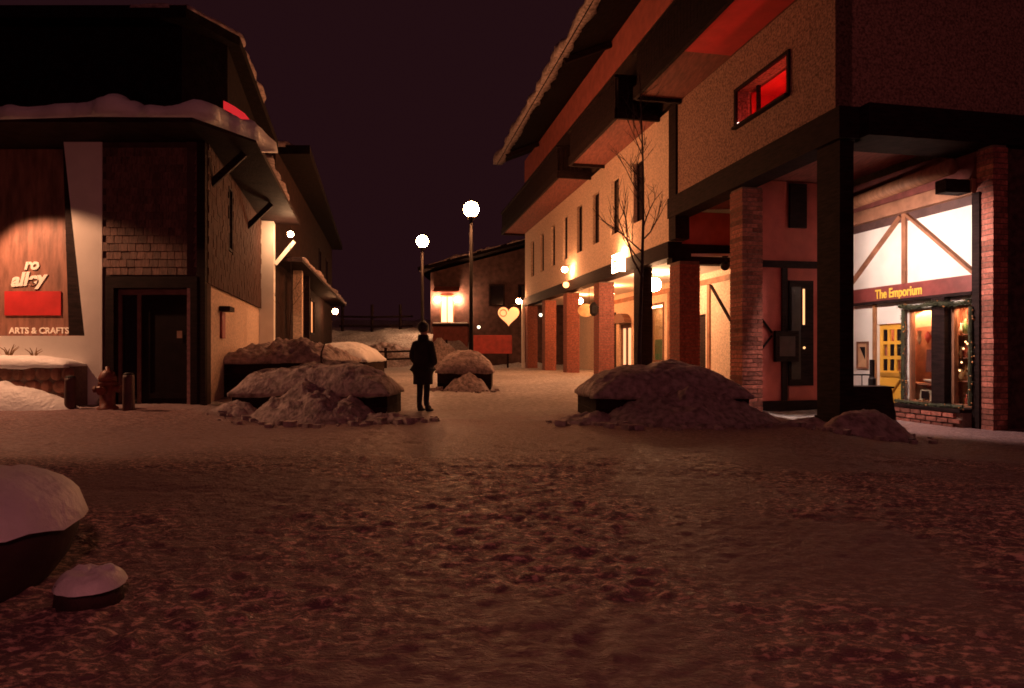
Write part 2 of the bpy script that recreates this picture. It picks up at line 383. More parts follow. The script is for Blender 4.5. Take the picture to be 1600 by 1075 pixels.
def ground_mat():
    m = bpy.data.materials.new('packed_snow'); m.use_nodes = True
    n = m.node_tree.nodes; l = m.node_tree.links; p = n['Principled BSDF']; p.inputs['Specular IOR Level'].default_value = .3
    tc = n.new('ShaderNodeTexCoord')
    mp = n.new('ShaderNodeMapping'); mp.inputs['Scale'].default_value = (1, 2.6, 1); mp.inputs['Rotation'].default_value = (0, 0, R(7))
    l.new(tc.outputs['Object'], mp.inputs[0])
    a = n.new('ShaderNodeTexNoise'); a.inputs['Scale'].default_value = 8; a.inputs['Detail'].default_value = 8; a.inputs['Roughness'].default_value = .68
    l.new(mp.outputs[0], a.inputs['Vector'])
    big = n.new('ShaderNodeTexNoise'); big.inputs['Scale'].default_value = .35; big.inputs['Detail'].default_value = 3
    l.new(tc.outputs['Object'], big.inputs['Vector'])
    r = n.new('ShaderNodeMapRange'); r.inputs[1].default_value = .40; r.inputs[2].default_value = .60
    l.new(a.outputs[0], r.inputs[0])
    mx = n.new('ShaderNodeMix'); mx.data_type = 'RGBA'
    mx.inputs[6].default_value = (.22, .17, .165, 1); mx.inputs[7].default_value = (.80, .76, .75, 1)
    l.new(r.outputs[0], mx.inputs[0]); 
    mb = n.new('ShaderNodeMix'); mb.data_type = 'RGBA'; mb.blend_type = 'MULTIPLY'; mb.inputs[0].default_value = .5
    rb = n.new('ShaderNodeMapRange'); rb.inputs[1].default_value = .35; rb.inputs[2].default_value = .65; rb.inputs[3].default_value = .5
    l.new(big.outputs[0], rb.inputs[0]); l.new(mx.outputs[2], mb.inputs[6]); l.new(rb.outputs[0], mb.inputs[7])
    # trodden plaza ice, its base darkened and reddened for the weaker light before the planters
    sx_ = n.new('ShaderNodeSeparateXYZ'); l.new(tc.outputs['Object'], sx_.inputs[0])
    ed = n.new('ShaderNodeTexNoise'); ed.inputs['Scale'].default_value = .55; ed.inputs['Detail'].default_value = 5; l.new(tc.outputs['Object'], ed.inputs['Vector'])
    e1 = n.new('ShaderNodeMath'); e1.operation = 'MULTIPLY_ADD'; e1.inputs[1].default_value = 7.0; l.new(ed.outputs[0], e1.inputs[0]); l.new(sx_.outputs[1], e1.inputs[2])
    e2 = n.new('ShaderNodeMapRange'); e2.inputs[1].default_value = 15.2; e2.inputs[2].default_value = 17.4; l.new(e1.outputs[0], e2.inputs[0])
    ice = n.new('ShaderNodeMix'); ice.data_type = 'RGBA'; ice.inputs[6].default_value = (.21, .118, .128, 1); ice.inputs[7].default_value = (.95, .60, .51, 1)  # pale crust colour also paints lamplight caught on raised grains
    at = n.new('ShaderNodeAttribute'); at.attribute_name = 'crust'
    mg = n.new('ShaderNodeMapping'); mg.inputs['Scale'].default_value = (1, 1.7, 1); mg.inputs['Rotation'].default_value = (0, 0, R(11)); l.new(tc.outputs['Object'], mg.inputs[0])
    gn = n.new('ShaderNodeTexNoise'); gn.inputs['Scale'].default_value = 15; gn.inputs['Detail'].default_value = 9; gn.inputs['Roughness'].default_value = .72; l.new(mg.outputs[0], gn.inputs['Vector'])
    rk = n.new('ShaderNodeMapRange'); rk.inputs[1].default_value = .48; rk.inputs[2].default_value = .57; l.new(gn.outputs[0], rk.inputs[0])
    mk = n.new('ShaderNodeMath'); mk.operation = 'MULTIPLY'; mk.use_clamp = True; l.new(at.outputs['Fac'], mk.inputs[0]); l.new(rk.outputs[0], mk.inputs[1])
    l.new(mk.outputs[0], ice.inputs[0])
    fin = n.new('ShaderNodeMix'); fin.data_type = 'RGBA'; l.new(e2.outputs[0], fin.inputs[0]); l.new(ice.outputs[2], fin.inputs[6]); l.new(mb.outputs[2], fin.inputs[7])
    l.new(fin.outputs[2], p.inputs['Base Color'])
    rr = n.new('ShaderNodeMapRange'); rr.inputs[1].default_value = .4; rr.inputs[2].default_value = .6; rr.inputs[3].default_value = .38; rr.inputs[4].default_value = .75
    l.new(a.outputs[0], rr.inputs[0]); l.new(rr.outputs[0], p.inputs['Roughness'])
    f = n.new('ShaderNodeTexNoise'); f.inputs['Scale'].default_value = 38; f.inputs['Detail'].default_value = 5
    l.new(mp.outputs[0], f.inputs['Vector'])
    bn = n.new('ShaderNodeBump'); bn.inputs['Strength'].default_value = .8; bn.inputs['Distance'].default_value = .03
    hs_ = n.new('ShaderNodeMath'); hs_.operation = 'MULTIPLY_ADD'; hs_.inputs[1].default_value = .9; l.new(mk.outputs[0], hs_.inputs[0]); l.new(f.outputs[0], hs_.inputs[2])
    l.new(hs_.outputs[0], bn.inputs['Height']); l.new(bn.outputs[0], p.inputs['Normal'])
    sp = n.new('ShaderNodeTexNoise'); sp.inputs['Scale'].default_value = 70; sp.inputs['Detail'].default_value = 1; l.new(tc.outputs['Object'], sp.inputs['Vector'])
    sr = n.new('ShaderNodeMapRange'); sr.inputs[1].default_value = .66; sr.inputs[2].default_value = .74; sr.inputs[3].default_value = .28; sr.inputs[4].default_value = 1.0; l.new(sp.outputs[0], sr.inputs[0])
    l.new(sr.outputs[0], p.inputs['Specular IOR Level'])
    return m
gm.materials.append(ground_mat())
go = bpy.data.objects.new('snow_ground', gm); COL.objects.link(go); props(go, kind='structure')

# ================================================================== LODGE (right)
lodge = T('lodge_building', FA(24, -3, 0), 'long timber and stucco lodge with brick arcade and balconies on the right', 'building')
LG = lodge
# upper street wall with eight slit windows
WX = [832, 847, 864, 883, 905.5, 931, 961, 997]
WZ = [8100 / (x - 605) for x in WX][::-1]
A = [18.3]; holes = set()
for c in WZ: A += [c - .38, c + .38]
A.append(37.6); A.sort()
Zb = [4.42, 5.46, 7.42, 8.2]
for k in range(8): holes.add((1 + 2 * k, 1))
O('wall', wall_holes(FA, A, Zb, holes, 0, -.35), stucco, LG)
for c in WZ:
    w = O('window', frame_ring(FA, c - .38, c + .38, 5.46, 7.42, .06, -.12, -.2), timber, LG)
    O('pane', box(FA, c - .325, c + .325, -.15, -.165, 5.515, 7.365), glass_dark, w)
    O('sash_bar', box(FA, c - .325, c + .325, -.125, -.145, 6.42, 6.46), timber, w)
# near upper wall with the red window
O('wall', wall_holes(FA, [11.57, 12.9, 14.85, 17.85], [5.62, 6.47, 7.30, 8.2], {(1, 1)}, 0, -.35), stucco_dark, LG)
rw = O('window', frame_ring(FA, 12.86, 14.89, 6.43, 7.34, .07, .045, -.02), timber, LG, label='window recess glowing red')
O('reveal', join(box(FA, 12.95, 14.80, -.36, -1.0, 7.24, 7.28), box(FA, 14.80, 14.84, -.36, -1.0, 6.5, 7.28), box(FA, 12.91, 12.95, -.36, -1.0, 6.5, 7.28), box(FA, 12.91, 14.84, -1.0, -1.04, 6.45, 7.28)), soffit_redlit, rw, kind='stuff')
O('sill', box(FA, 12.88, 14.87, .12, -.9, 6.40, 6.455), timber, rw)
O('pane', box(FA, 12.93, 14.82, -.30, -.31, 6.46, 7.28), glass_m, rw)
O('mullion', box(FA, 14.4, 14.46, -.26, -.34, 6.46, 7.28), timber, rw)
O('neon_tube', tube([FA(13.1, -.42, 6.49), FA(14.6, -.42, 6.49)], .02, 8), glow('neon_red', (1, .06, .045), 60), rw)
for k in range(9):
    a = 13.05 + k * .17 + random.uniform(-.03, .03)
    O('bulb', ball(FA(a, -.5 - .1 * (k % 2), 6.52 + (.12 if k in (2, 3) else .03) * (k % 3) / 2), .018, 8), glow('tiny_bulb', (1, .42, .14), 9), rw)
O('bulb', ball(FA(14.72, .02, 6.50), .035, 8), glow('sill_bulb', (1, .55, .45), 4), rw)
# black corner post and portico beams
O('post', box(FA, 17.86, 18.29, .06, -.36, 4.42, 8.2), timber, LG)
O('beam', box(FA, 11.34, 18.3, .10, -.42, 5.05, 5.615), timber, LG)
O('beam', box(FB, .30, 9.5, .47, -.42, 5.05, 5.61), timber, LG)
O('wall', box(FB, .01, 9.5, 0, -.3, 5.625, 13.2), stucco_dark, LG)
O('beam', box(FA, 18.31, 37.65, .07, -.36, 3.95, 4.415), timber, LG)
# big black pillar at the near corner
O('pillar', box(FB, 0.0, .28, .12, -.5, -.3, 5.045), timber, LG)
O('pillar_band', box(FB, -.03, .31, .15, -.53, -.3, .06), timber, LG)
# ceilings
O('ceiling', slab([FA(11.9, -.43, 0)[:2], FA(18.2, -.43, 0)[:2], FS(17.1, .1, 0)[:2], FS(11.6, .1, 0)[:2]], 5.32, 5.42), soffit_m, LG)
O('ceiling', slab([FA(18.35, -.37, 0)[:2], FA(37.5, -.37, 0)[:2], FS(35.1, .05, 0)[:2], FS(17.2, .05, 0)[:2]], 4.0, 4.08), stucco_white, LG)
# cross wall over the arcade mouth
F18 = FX(18.35)
O('wall', box(F18, .05, 2.9, 0, -.25, 4.36, 5.3), stucco_redlit, LG)
O('beam', box(F18, .05, 2.9, .06, -.30, 3.79, 4.355), timber, LG)
# half-timbered cross wall beside the portico
F15 = FX(14.95)
O('wall', box(F15, .30, 2.95, 0, -.25, -.2, 5.3), stucco_redlit, LG)
O('timber', box(F15, .28, .40, .05, .003, .10, 3.24), timber, LG)
O('timber', box(F15, 1.22, 1.36, .05, .003, .10, 3.24), timber, LG)
O('timber', box(F15, .28, 2.9, .06, .003, 3.25, 3.41), timber, LG)
O('timber', box(F15, .28, 2.9, .06, .003, -.2, .095), timber, LG)
O('bracket_end', box(F15, .34, .56, .28, .003, 3.42, 3.86), timber, LG)
O('brace', bar(F15(.42, .03, 2.35), F15(.95, .03, 1.72), .05, .13, F15(0, 1, 0)), timber, LG)
O('brace', bar(F15(.42, .03, 1.0), F15(.95, .03, 1.62), .05, .13, F15(0, 1, 0)), timber, LG)
O('shutter', box(F15, 1.42, 1.86, .07, .003, 4.2, 5.25), timber, LG)
dd = O('door', box(F15, 1.40, 2.05, .05, .004, .45, 2.95), timber, LG)
O('panel', box(F15, 1.46, 1.70, .065, .051, .6, 2.8), M('door_panel', (.03, .018, .016), .5), dd)
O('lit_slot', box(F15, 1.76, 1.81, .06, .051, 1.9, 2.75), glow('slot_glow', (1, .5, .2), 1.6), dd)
O('handle', ball(F15(1.78, .08, 1.35), .03, 8), glow('slot_glow', (1, .5, .2), 1.6), dd)  # handle glows to imitate a lamplit glint
O('panel', box(F15, 1.42, 1.72, .02, .004, .13, .42), stucco_redlit, LG)
# brick columns
BR = unit_box('brick', brick_m, .245, .52, .082); BR1 = unit_box('brick', brick_m, .115, .52, .082); BRL = unit_box('brick', brick_m, .23, .11, .075)
ang = math.atan2(.1914, .9815)
def brick_column(F, a, d, w, z0, z1, single, name='brick_column'):
    """square brick column centred at frame point (a,d); mortar core with bricks proud of it"""
    cx, cy, _ = F(a, d, 0); f = lambda u, v, z: (cx + .9815 * u + .1914 * v, cy + .1914 * u - .9815 * v, z)
    c = O(name, box(f, -w / 2 + .012, w / 2 - .012, -w / 2 + .012, w / 2 - .012, z0, z1), mortar, LG)
    n = int((z1 - z0) / .1); more = []
    for i in range(n):
        z = z0 + .05 + i * .1; s = w / .5
        cells = [(-.125, .245), (.125, .245)] if i % 2 == 0 else [(-.19, .115), (0, .245), (.19, .115)]
        for u, ln in cells:
            j = random.uniform(-.006, .006); dx = random.uniform(-.004, .004)
            if single:
                p = f(u * s, j, z); piece('brick', BR if ln > .2 else BR1, p, c, ang, (s, s, 1))
            else:
                more.append(box(f, u * s - ln * s / 2, u * s + ln * s / 2, -.26 * s + j, .26 * s + j, z - .041, z + .041))
    return c, more
far_bricks = []
brick_column(FA, 14.90, -.28, .52, -.2, 5.04, True)           # tall column beside the half-timbered wall
px, py, _ = FB(2.18, -.05, 0)
FP = lambda u, v, z: (px + u, py + v, z)
pier, _m = brick_column(FB, 3.05, .30, .32, -.4, 5.04, True)  # pier in front of the shop window
for Zc, w in ((18.05, .62), (24.8, .62), (29.2, .6), (33.2, .6), (37.3, .6)):
    far_bricks += brick_column(FA, Zc, -.31, w, -.1, 3.94 if Zc > 18.2 else 3.78, False)[1]
O('brick', join(*far_bricks), brick_m, LG, kind='stuff')
O('post', box(FA, 20.35, 20.9, .05, -.35, 0, 3.94), timber, LG)
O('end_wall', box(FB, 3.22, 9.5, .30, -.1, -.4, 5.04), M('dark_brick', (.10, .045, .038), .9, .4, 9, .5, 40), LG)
O('corner_post', box(FA, 37.68, 37.86, .16, -.0, .1, 4.3), stucco_white, LG)

# ---- shop front behind the portico
sh = O('wall', wall_holes(FS, [11.25, 11.33, 11.80, 12.19, 12.76, 12.95, 13.64, 17.4], [-.25, .28, 1.84, 2.06, 4.04],
       {(1, 1), (1, 2), (3, 1), (3, 2), (5, 0), (5, 1)}, 0, -.08), stucco_white, LG, label='white shop wall with yellow door')
O('log', tube([FS(16.4, .30, 4.44), FS(14, .29, 4.5), FS(11.6, .27, 4.6)], [.13, .14, .15], 14), M('log_wood', (.36, .17, .09), .6, .25, 3, .25, 14, st=(1, 5, 1)), LG, smooth=True)
O('plate_beam', box(FS, 11.3, 16.4, .16, .004, 4.05, 4.31), M('plate_wood', (.36, .17, .10), .65, .25, 3, .2, 14), LG)
O('upper_wall', box(FS, 11.25, 17.4, .001, -.08, 4.045, 4.95), M('upper_red_boards', (.22, .06, .05), .8), LG)
O('shadow_strip', box(FS, 11.33, 16.4, .03, .004, 3.88, 4.045), M('painted_shadow', (.10, .05, .045), .7), LG)  # dark strip paints the shadow under the log and beam
O('outrigger', box(FS, 11.33, 11.55, .70, .165, 4.06, 4.29), timber, LG)
wood_o = M('truss_wood', (.30, .13, .07), .65, .3, 3, .2, 14)
O('king_post', box(FS, 12.85, 12.95, .06, .004, 2.63, 4.04), wood_o, LG)
O('brace', bar(FS(12.98, .035, 4.0), FS(14.5, .035, 2.66), .06, .11, FS(0, 1, 0)), wood_o, LG)
O('brace', bar(FS(12.82, .035, 4.0), FS(11.36, .035, 2.66), .06, .11, FS(0, 1, 0)), wood_o, LG)
O('post', box(FS, 11.18, 11.32, .14, .004, -.25, 4.045), timber, LG)
O('sill_beam', box(FS, 11.33, 15.2, .09, .004, 2.33, 2.625), M('sign_board', (.24, .055, .05), .5, .25, 3, .15, 12), LG)
O('beam_cap', box(FS, 11.33, 15.2, .14, .004, 2.27, 2.325), timber, LG)
for z0 in ():
    pass
O('door_post', box(FS, 13.65, 13.73, .05, .003, -.1, 2.265), M('post_ochre', (.34, .16, .07), .6), LG)
yel = M('yellow_paint', (.80, .42, .055), .45, .08, 3, .1, 20)
dr = O('door', wall_holes(FS, [12.96] + sum([[12.96 + .10 + k * .18, 12.96 + .10 + k * .18 + .12] for k in range(3)], []) + [13.63],
       [-.10] + sum([[.86 + k * .31, .86 + k * .31 + .24] for k in range(3)], []) + [1.83],
       {(1 + 2 * i, 1 + 2 * j) for i in range(3) for j in range(3)}, -.05, -.09), yel, LG, label='yellow door with nine small panes')
for i in range(3):
    for j in range(3):
        a = 12.96 + .10 + i * .18; z = .86 + j * .31
        O('pane', box(FS, a - .004, a + .124, -.066, -.072, z - .004, z + .244), glass_dark if (i + j) % 3 else glass_m, dr)
O('door_brace', bar(FS(13.58, -.04, .05), FS(13.02, -.04, .72), .03, .07, FS(0, 1, 0)), M('yellow_dark', (.55, .27, .04), .5), dr)
O('rail', box(FS, 12.99, 13.60, -.03, -.049, .74, .82), M('yellow_dark', (.55, .27, .04), .5), dr)
O('handle', ball(FS(13.04, .0, .83), .028, 8), M('brass', (.6, .4, .15), .3, metal=1), dr)
# shop window: frame, glass and lit display room behind
for a0, a1 in ((11.34, 11.79), (12.20, 12.75)):
    wf = O('shop_window', frame_ring(FS, a0 - .03, a1 + .03, .25, 2.10,   .05, .03, -.07), wood_o, LG)
    O('pane', box(FS, a0, a1, -.03, -.036, .29, 2.05), glass_m, wf)
O('mullion_post', box(FS, 11.86, 12.14, .16, .004, .20, 2.265), timber, LG)
O('stall_riser', box(FS, 11.33, 12.93, .34, .004, -.28, .17), mortar, LG)
O('stall_cap', box(FS, 11.33, 12.94, .40, .004, .175, .235), timber, LG)
rr_ = [o for o in COL.objects if o.name.startswith('stall_riser')][0]
angS = math.atan2(1, -.195)
for r_ in range(4):
    for k in range(7):
        a = 11.45 + k * .235 + (.1175 if r_ % 2 else 0)
        if a > 12.86: continue
        piece('brick', BRL, FS(a, .345 + random.uniform(-.004, .008), -.18 + r_ * .1), rr_, angS)
disp = M('display_wood', (.42, .17, .10), .7, .3, 4, .15, 15)
O('display_room', box(FS, 11.27, 13.5, -.60, -.64, .2, 2.2), disp, LG)
O('display_floor', box(FS, 11.27, 13.5, -.085, -.595, .2, .26), disp, LG)
O('display_ceiling', box(FS, 11.27, 13.5, -.085, -.595, 2.12, 2.2), disp, LG)
O('display_side', box(FS, 13.5, 13.54, -.10, -.595, .2, 2.2), disp, LG)
O('display_side', box(FS, 11.23, 11.27, -.085, -.595, .2, 2.2), disp, LG)
O('divider', box(FS, 12.16, 12.19, -.09, -.595, .265, 2.115), disp, LG)
SHZ = (.72, 1.15, 1.58)
for z in SHZ: O('shelf', box(FS, 11.28, 12.15, -.14, -.59, z - .02, z), disp, LG)
O('shelf', box(FS, 12.2, 13.4, -.14, -.59, .60, .63), disp, LG)
for a0, a1 in ((11.4, 12.1), (12.25, 13.2)):
    O('display_lamp', box(FS, a0, a1, -.09, -.13, 2.075, 2.11), glow('display_glow', (1, .5, .24), 230), LG)

# ---- arcade back wall with doors
O('wall', wall_holes(FS, [17.41, 21.0, 22.1, 24.2, 26.2, 27.4, 28.8, 29.2, 30.6, 35.1], [-.1, .9, 2.5, 3.1, 4.0],
  {(1, 0), (1, 1), (3, 1), (3, 2), (5, 0), (5, 1), (7, 0), (7, 1), (7, 2)}, 0, -.25), stucco, LG)
O('door', box(FS, 21.02, 22.08, -.1, -.16, -.05, 2.48), timber, LG)
O('door', box(FS, 29.22, 30.58, -.08, -.14, -.05, 3.08), timber, LG)
fd = O('french_door', wall_holes(FS, [27.42, 27.6, 27.98, 28.2, 28.58, 28.78], [-.05, .4, 2.3, 2.48], {(1, 1), (3, 1)}, -.08, -.14), timber_b, LG)
for a0 in (27.6, 28.2): O('pane', box(FS, a0 - .01, a0 + .39, -.105, -.112, .39, 2.31), glow('door_light', INC, 1.3), fd)
O('door_hood', prism([FS(28.1 + .75 * math.cos(t), .02, 2.52 + .42 * math.sin(t)) for t in np.linspace(0, math.pi, 9)], [FS(28.1 + .75 * math.cos(t), .35, 2.52 + .42 * math.sin(t)) for t in np.linspace(0, math.pi, 9)]), timber_b, LG)
sw = O('shop_window', frame_ring(FS, 24.15, 26.25, .86, 3.14, .08, .04, -.06), timber_b, LG, label='bright shop window in the arcade')
O('pane', box(FS, 24.2, 26.2, -.03, -.04, .92, 3.08), glass_m, sw)
O('interior', box(FS, 24.1, 26.3, -.55, -.6, .5, 3.3), M('interior_wall', (.55, .42, .25), .8), sw)
O('curtain', prism([FS(24.3 + .06 * k, -.3 - .04 * (k % 2), .7) for k in range(24)] + [FS(25.7, -.36, .7), FS(24.3, -.36, .7)], [FS(24.3 + .06 * k, -.3 - .04 * (k % 2), 1.75) for k in range(24)] + [FS(25.7, -.36, 1.75), FS(24.3, -.36, 1.75)]), M('green_cloth', (.10, .22, .12), .8), sw)
O('strip_light', box(FS, 24.4, 26.0, -.12, -.2, 3.0, 3.06), glow('strip_glow', INC, 30), sw)
for a0, a1, z0, z1 in ((17.5, 35.0, 3.45, 3.62),): O('timber', box(FS, a0, a1, .05, .003, z0, z1), wood_o, LG)
for a in (20.75, 22.3, 23.7, 26.9): O('timber', box(FS, a - .08, a + .08, .055, .003, 0, 3.44), wood_o, LG)
O('brace', bar(FS(20.6, .03, 3.4), FS(19.4, .03, 2.2), .05, .12, FS(0, 1, 0)), timber, LG)
O('brace', bar(FS(23.6, .03, 1.4), FS(22.4, .03, 2.1), .05, .12, FS(0, 1, 0)), wood_o, LG)
O('brace', bar(FS(23.6, .03, 1.2), FS(22.4, .03, .5), .05, .12, FS(0, 1, 0)), wood_o, LG)

# ---- balconies, top storey, roof
def balcony(a0, a1, red=None):
    b = O('balcony', box(FA, a0, a1, 1.30, .003, 8.205, 8.34), soffit_m, LG)
    if red: O('soffit_glow_panel', box(FA, a0 + .1, red, 1.22, .06, 8.19, 8.202), soffit_redlit, b, label='soffit panel coloured with red light')  # added panel paints the red light seen on the soffit
    O('front_fascia', box(FA, a0 - .05, a1 + .05, 1.40, 1.305, 8.10, 8.42), timber, b)
    O('side_fascia', box(FA, a0 - .1, a0 - .005, 1.30, .004, 8.10, 8.42), timber, b)
    O('side_fascia', box(FA, a1 + .005, a1 + .1, 1.30, .004, 8.10, 8.42), timber, b)
    n = int((a1 - a0) / .16)
    O('railing_boards', join(*[box(FA, a0 + k * .16, a0 + k * .16 + .145, 1.36, 1.32, 8.43, 9.3) for k in range(n)]), timber, b, kind='stuff')
    O('railing_boards', join(*[box(FA, a0 - .06, a0 - .02, .06 + k * .155, .2 + k * .155, 8.43, 9.3) for k in range(8)]), timber, b, kind='stuff')
    O('handrail', box(FA, a0 - .08, a1 + .08, 1.42, 1.28, 9.305, 9.39), timber, b)
    O('handrail', box(FA, a0 - .1, a0 + .02, 1.275, .01, 9.305, 9.39), timber, b)
balcony(25.5, 37.7); balcony(19.1, 23.8); balcony(11.4, 17.6, red=15.0)
O('wall', box(FA, 11.57, 37.6, .001, -.35, 8.345, 11.2), M('upper_boards', (.04, .019, .016), .8, .3, 3, .3, 12), LG)
O('wall', box(FA, 11.57, 37.6, .03, -.35, 11.21, 12.45), stucco_redlit, LG)
O('roof', prism([FA(10.5, 2.0, 11.62), FA(10.5, -6.5, 15.1), FA(10.5, -6.5, 15.35), FA(10.5, 1.95, 11.85)],
                [FA(35.9, 2.0, 11.62), FA(35.9, -6.5, 15.1), FA(35.9, -6.5, 15.35), FA(35.9, 1.95, 11.85)]), roof_m, LG)
O('roof_snow', snow_roll([FA(z, 1.93, 11.76) for z in np.linspace(10.5, 35.9, 20)], .42, .36, 4, .10, drop=.12), snow_lump, LG, smooth=True)
O('back_wall', box(FA, 12.5, 37.5, -7.4, -7.7, -.3, 14), stucco, LG)
for k in range(3):
    O('rafter', bar(FA(12 + k * 11, 1.8, 11.55), FA(12 + k * 11, .05, 12.30), .14, .2), timber, LG)

# ================================================================== LEFT SHINGLED BUILDING
lb = T('shingled_building', (-8.5, 15, .2), 'dark shingled shop building with snowy eaves on the left', 'building')
XR, XL = -5.95, -7.9
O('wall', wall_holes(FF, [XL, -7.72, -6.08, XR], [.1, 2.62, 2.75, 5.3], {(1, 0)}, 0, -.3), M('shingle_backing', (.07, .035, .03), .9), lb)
# shingles of the front wall, one by one
SH = [unit_box('shingle', shingle_m, w, .022, .17) for w in (.145, .165, .125)]
fw = [o for o in COL.objects if o.parent == lb and o.name.startswith('wall')][0]
z = 2.80; row = 0
while z < 5.22:
    x = XL + (.02 if row % 2 else .09)
    while x < XR - .05:
        k = random.randrange(3); w = (.145, .165, .125)[k]
        piece('shingle', SH[k], FF(min(x + w / 2, XR - w / 2), .014 + random.uniform(0, .006), z + .02), fw, eul=(R(-4), 0, 0))
        x += w + .008
    z += .152; row += 1
# side wall: stucco below, shingles above
O('side_wall', wall_holes(FL, [12.36, 12.5, 19.7], [.05, 2.6], set(), 0, -.3), stucco, lb)
O('side_wall', wall_holes(FL, [12.36, 14.55, 14.92, 19.7], [2.605, 3.6, 5.0, 5.3], {(1, 1)}, .03, -.3), M('shingle_backing', (.07, .035, .03), .9), lb)
sid = []
zz = 2.66; row = 0
while zz < 5.25:
    a = 12.4 + (.08 if row % 2 else 0)
    while a < 19.6:
        w = random.choice((.14, .17, .2))
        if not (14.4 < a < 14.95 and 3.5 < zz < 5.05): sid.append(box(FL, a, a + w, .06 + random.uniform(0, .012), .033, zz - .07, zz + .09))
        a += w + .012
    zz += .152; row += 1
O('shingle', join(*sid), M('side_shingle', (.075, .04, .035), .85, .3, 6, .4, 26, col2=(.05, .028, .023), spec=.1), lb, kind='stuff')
sl = O('window', frame_ring(FL, 14.52, 14.95, 3.57, 5.03, .06, .07, -.1), timber, lb)
O('pane', box(FL, 14.57, 14.90, -.04, -.05, 3.62, 4.98), glass_dark, sl)
O('corner_board', box(FF, XR - .10, XR + .06, .07, -.02, .1, 5.3), timber, lb)
# entrance
O('door_frame', wall_holes(FF, [-7.80, -7.64, -6.17, -6.04], [.1, 2.48, 2.70], {(1, 0)}, .08, .005), timber, lb)
O('inner_frame', wall_holes(FF, [-7.635, -7.58, -7.27, -7.20, -6.12 - .03, -6.1], [.1, 2.36, 2.475], {(1, 0), (3, 0)}, -.06, -.16), M('frame_paint', (.20, .10, .085), .7), lb)
sdl = O('sidelight', box(FF, -7.575, -7.275, -.10, -.115, .25, 2.35), glass_dark, lb)
ed = O('door', box(FF, -7.195, -6.155, -.09, -.14, .15, 2.35), M('door_dark', (.016, .009, .009), .7, spec=.1), lb)
O('door_panel', frame_ring(FF, -7.12, -6.23, .35, 2.2, .10, -.07, -.089), M('door_dark', (.016, .009, .009), .7, spec=.1), ed)
O('notice', box(FF, -6.50, -6.40, -.062, -.068, 1.52, 1.66), M('paper', (.35, .2, .15), .8), ed)
O('handle', ball(FF(-6.28, -.04, 1.25), .03, 8), iron, ed)
# gallery front: battered white wall, recessed boarded panel
O('stucco_fin', prism([(-12.5, 12.33, .1), (XL, 12.33, .1), (XL, 12.33, 5.3), (-8.64, 12.33, 5.3), (-8.235, 12.33, 1.56), (-12.5, 12.33, 1.56)],
                      [(-12.5, 12.75, .1), (XL, 12.75, .1), (XL, 12.75, 5.3), (-8.64, 12.75, 5.3), (-8.235, 12.75, 1.56), (-12.5, 12.75, 1.56)]), stucco_white, lb)
O('recess_jamb', prism([(-8.66, 12.42, 5.3), (-8.255, 12.42, 1.575), (-8.60, 12.42, 1.575), (-8.72, 12.42, 5.3)], [(-8.66, 12.74, 5.3), (-8.255, 12.74, 1.575), (-8.60, 12.74, 1.575), (-8.72, 12.74, 5.3)]), timber, lb)
gp = O('recess_panel', box(world, -12.5, -8.0, 12.76, 12.85, 1.5, 5.3), M('gallery_boards', (.26, .12, .085), .6, .3, 2, .2, 10, st=(5, 1, 1)), lb)
# lower eaves with chamfered corner
eave = [(-13, 11.3), (-5.65, 11.3), (-4.96, 12.4), FL(20.2, 1.15, 0)[:2], FL(20.2, -.4, 0)[:2], FL(12.9, -.4, 0)[:2], (-6.9, 13.0), (-13, 13.0)]
O('eave', slab(eave, 5.31, 5.46), timber, lb)
inner = [(-13, 12.5), (-6.5, 12.5), (-5.95, 13.35), FL(20.2, .25, 0)[:2]]
sk_lo = [(-13, 11.34, 5.465), (-5.67, 11.34, 5.465), (-5.0, 12.42, 5.465), FL(20.2, 1.1, 5.465)]
sk_hi = [(x, y, 6.15) for x, y in inner]
V = sk_lo + sk_hi; O('skirt_roof', (V + [(p[0], p[1], 5.463) for p in sk_hi], [(0, 1, 5, 4), (1, 2, 6, 5), (2, 3, 7, 6), (4, 5, 6, 7, 11, 10, 9, 8)]), roof_m, lb)
O('roof_snow', snow_roll([(-13, 11.55, 5.47), (-9, 11.55, 5.5), (-7.5, 11.5, 5.55), (-5.75, 11.52, 5.54), (-5.15, 12.45, 5.5), (-5.2, 13.1, 5.48)], .55, .21, 9, .07, drop=.15), snow, lb, smooth=True)
O('roof_snow', snow_roll([FL(z_, .98, 5.46) for z_ in np.linspace(13.4, 20, 8)], .25, .07, 12, .1), snow_lump, lb, smooth=True)
up = [(-13, 12.7), (-6.55, 12.7), (-6.0, 13.5), FL(20.2, .1, 0)[:2], FL(20.2, -5, 0)[:2], (-13, 20)]
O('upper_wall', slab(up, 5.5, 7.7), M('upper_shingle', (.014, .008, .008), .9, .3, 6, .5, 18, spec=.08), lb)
top = [(-13, 12.36), (-6.3, 12.36), (-5.74, 13.5), FL(20.2, .5, 0)[:2], FL(20.2, -5, 0)[:2], (-13, 20)]
O('top_roof', slab(top, 7.71, 7.95), roof_m, lb)
O('roof_snow', snow_roll([(-8.2, 12.5, 7.95), (-6.35, 12.5, 7.95), (-5.85, 13.5, 7.95), FL(17, .42, 7.95)], .24, .1, 15, .1), snow_lump, lb, smooth=True)
for a in (12.8, 17.2):
    O('eave_bracket', bar(FL(a, .03, 4.6), FL(a + .05, .65, 5.28), .11, .13), timber, lb)
O('back_wall', box(world, -13, -12.6, 12.4, 20, .1, 5.3), stucco, lb)
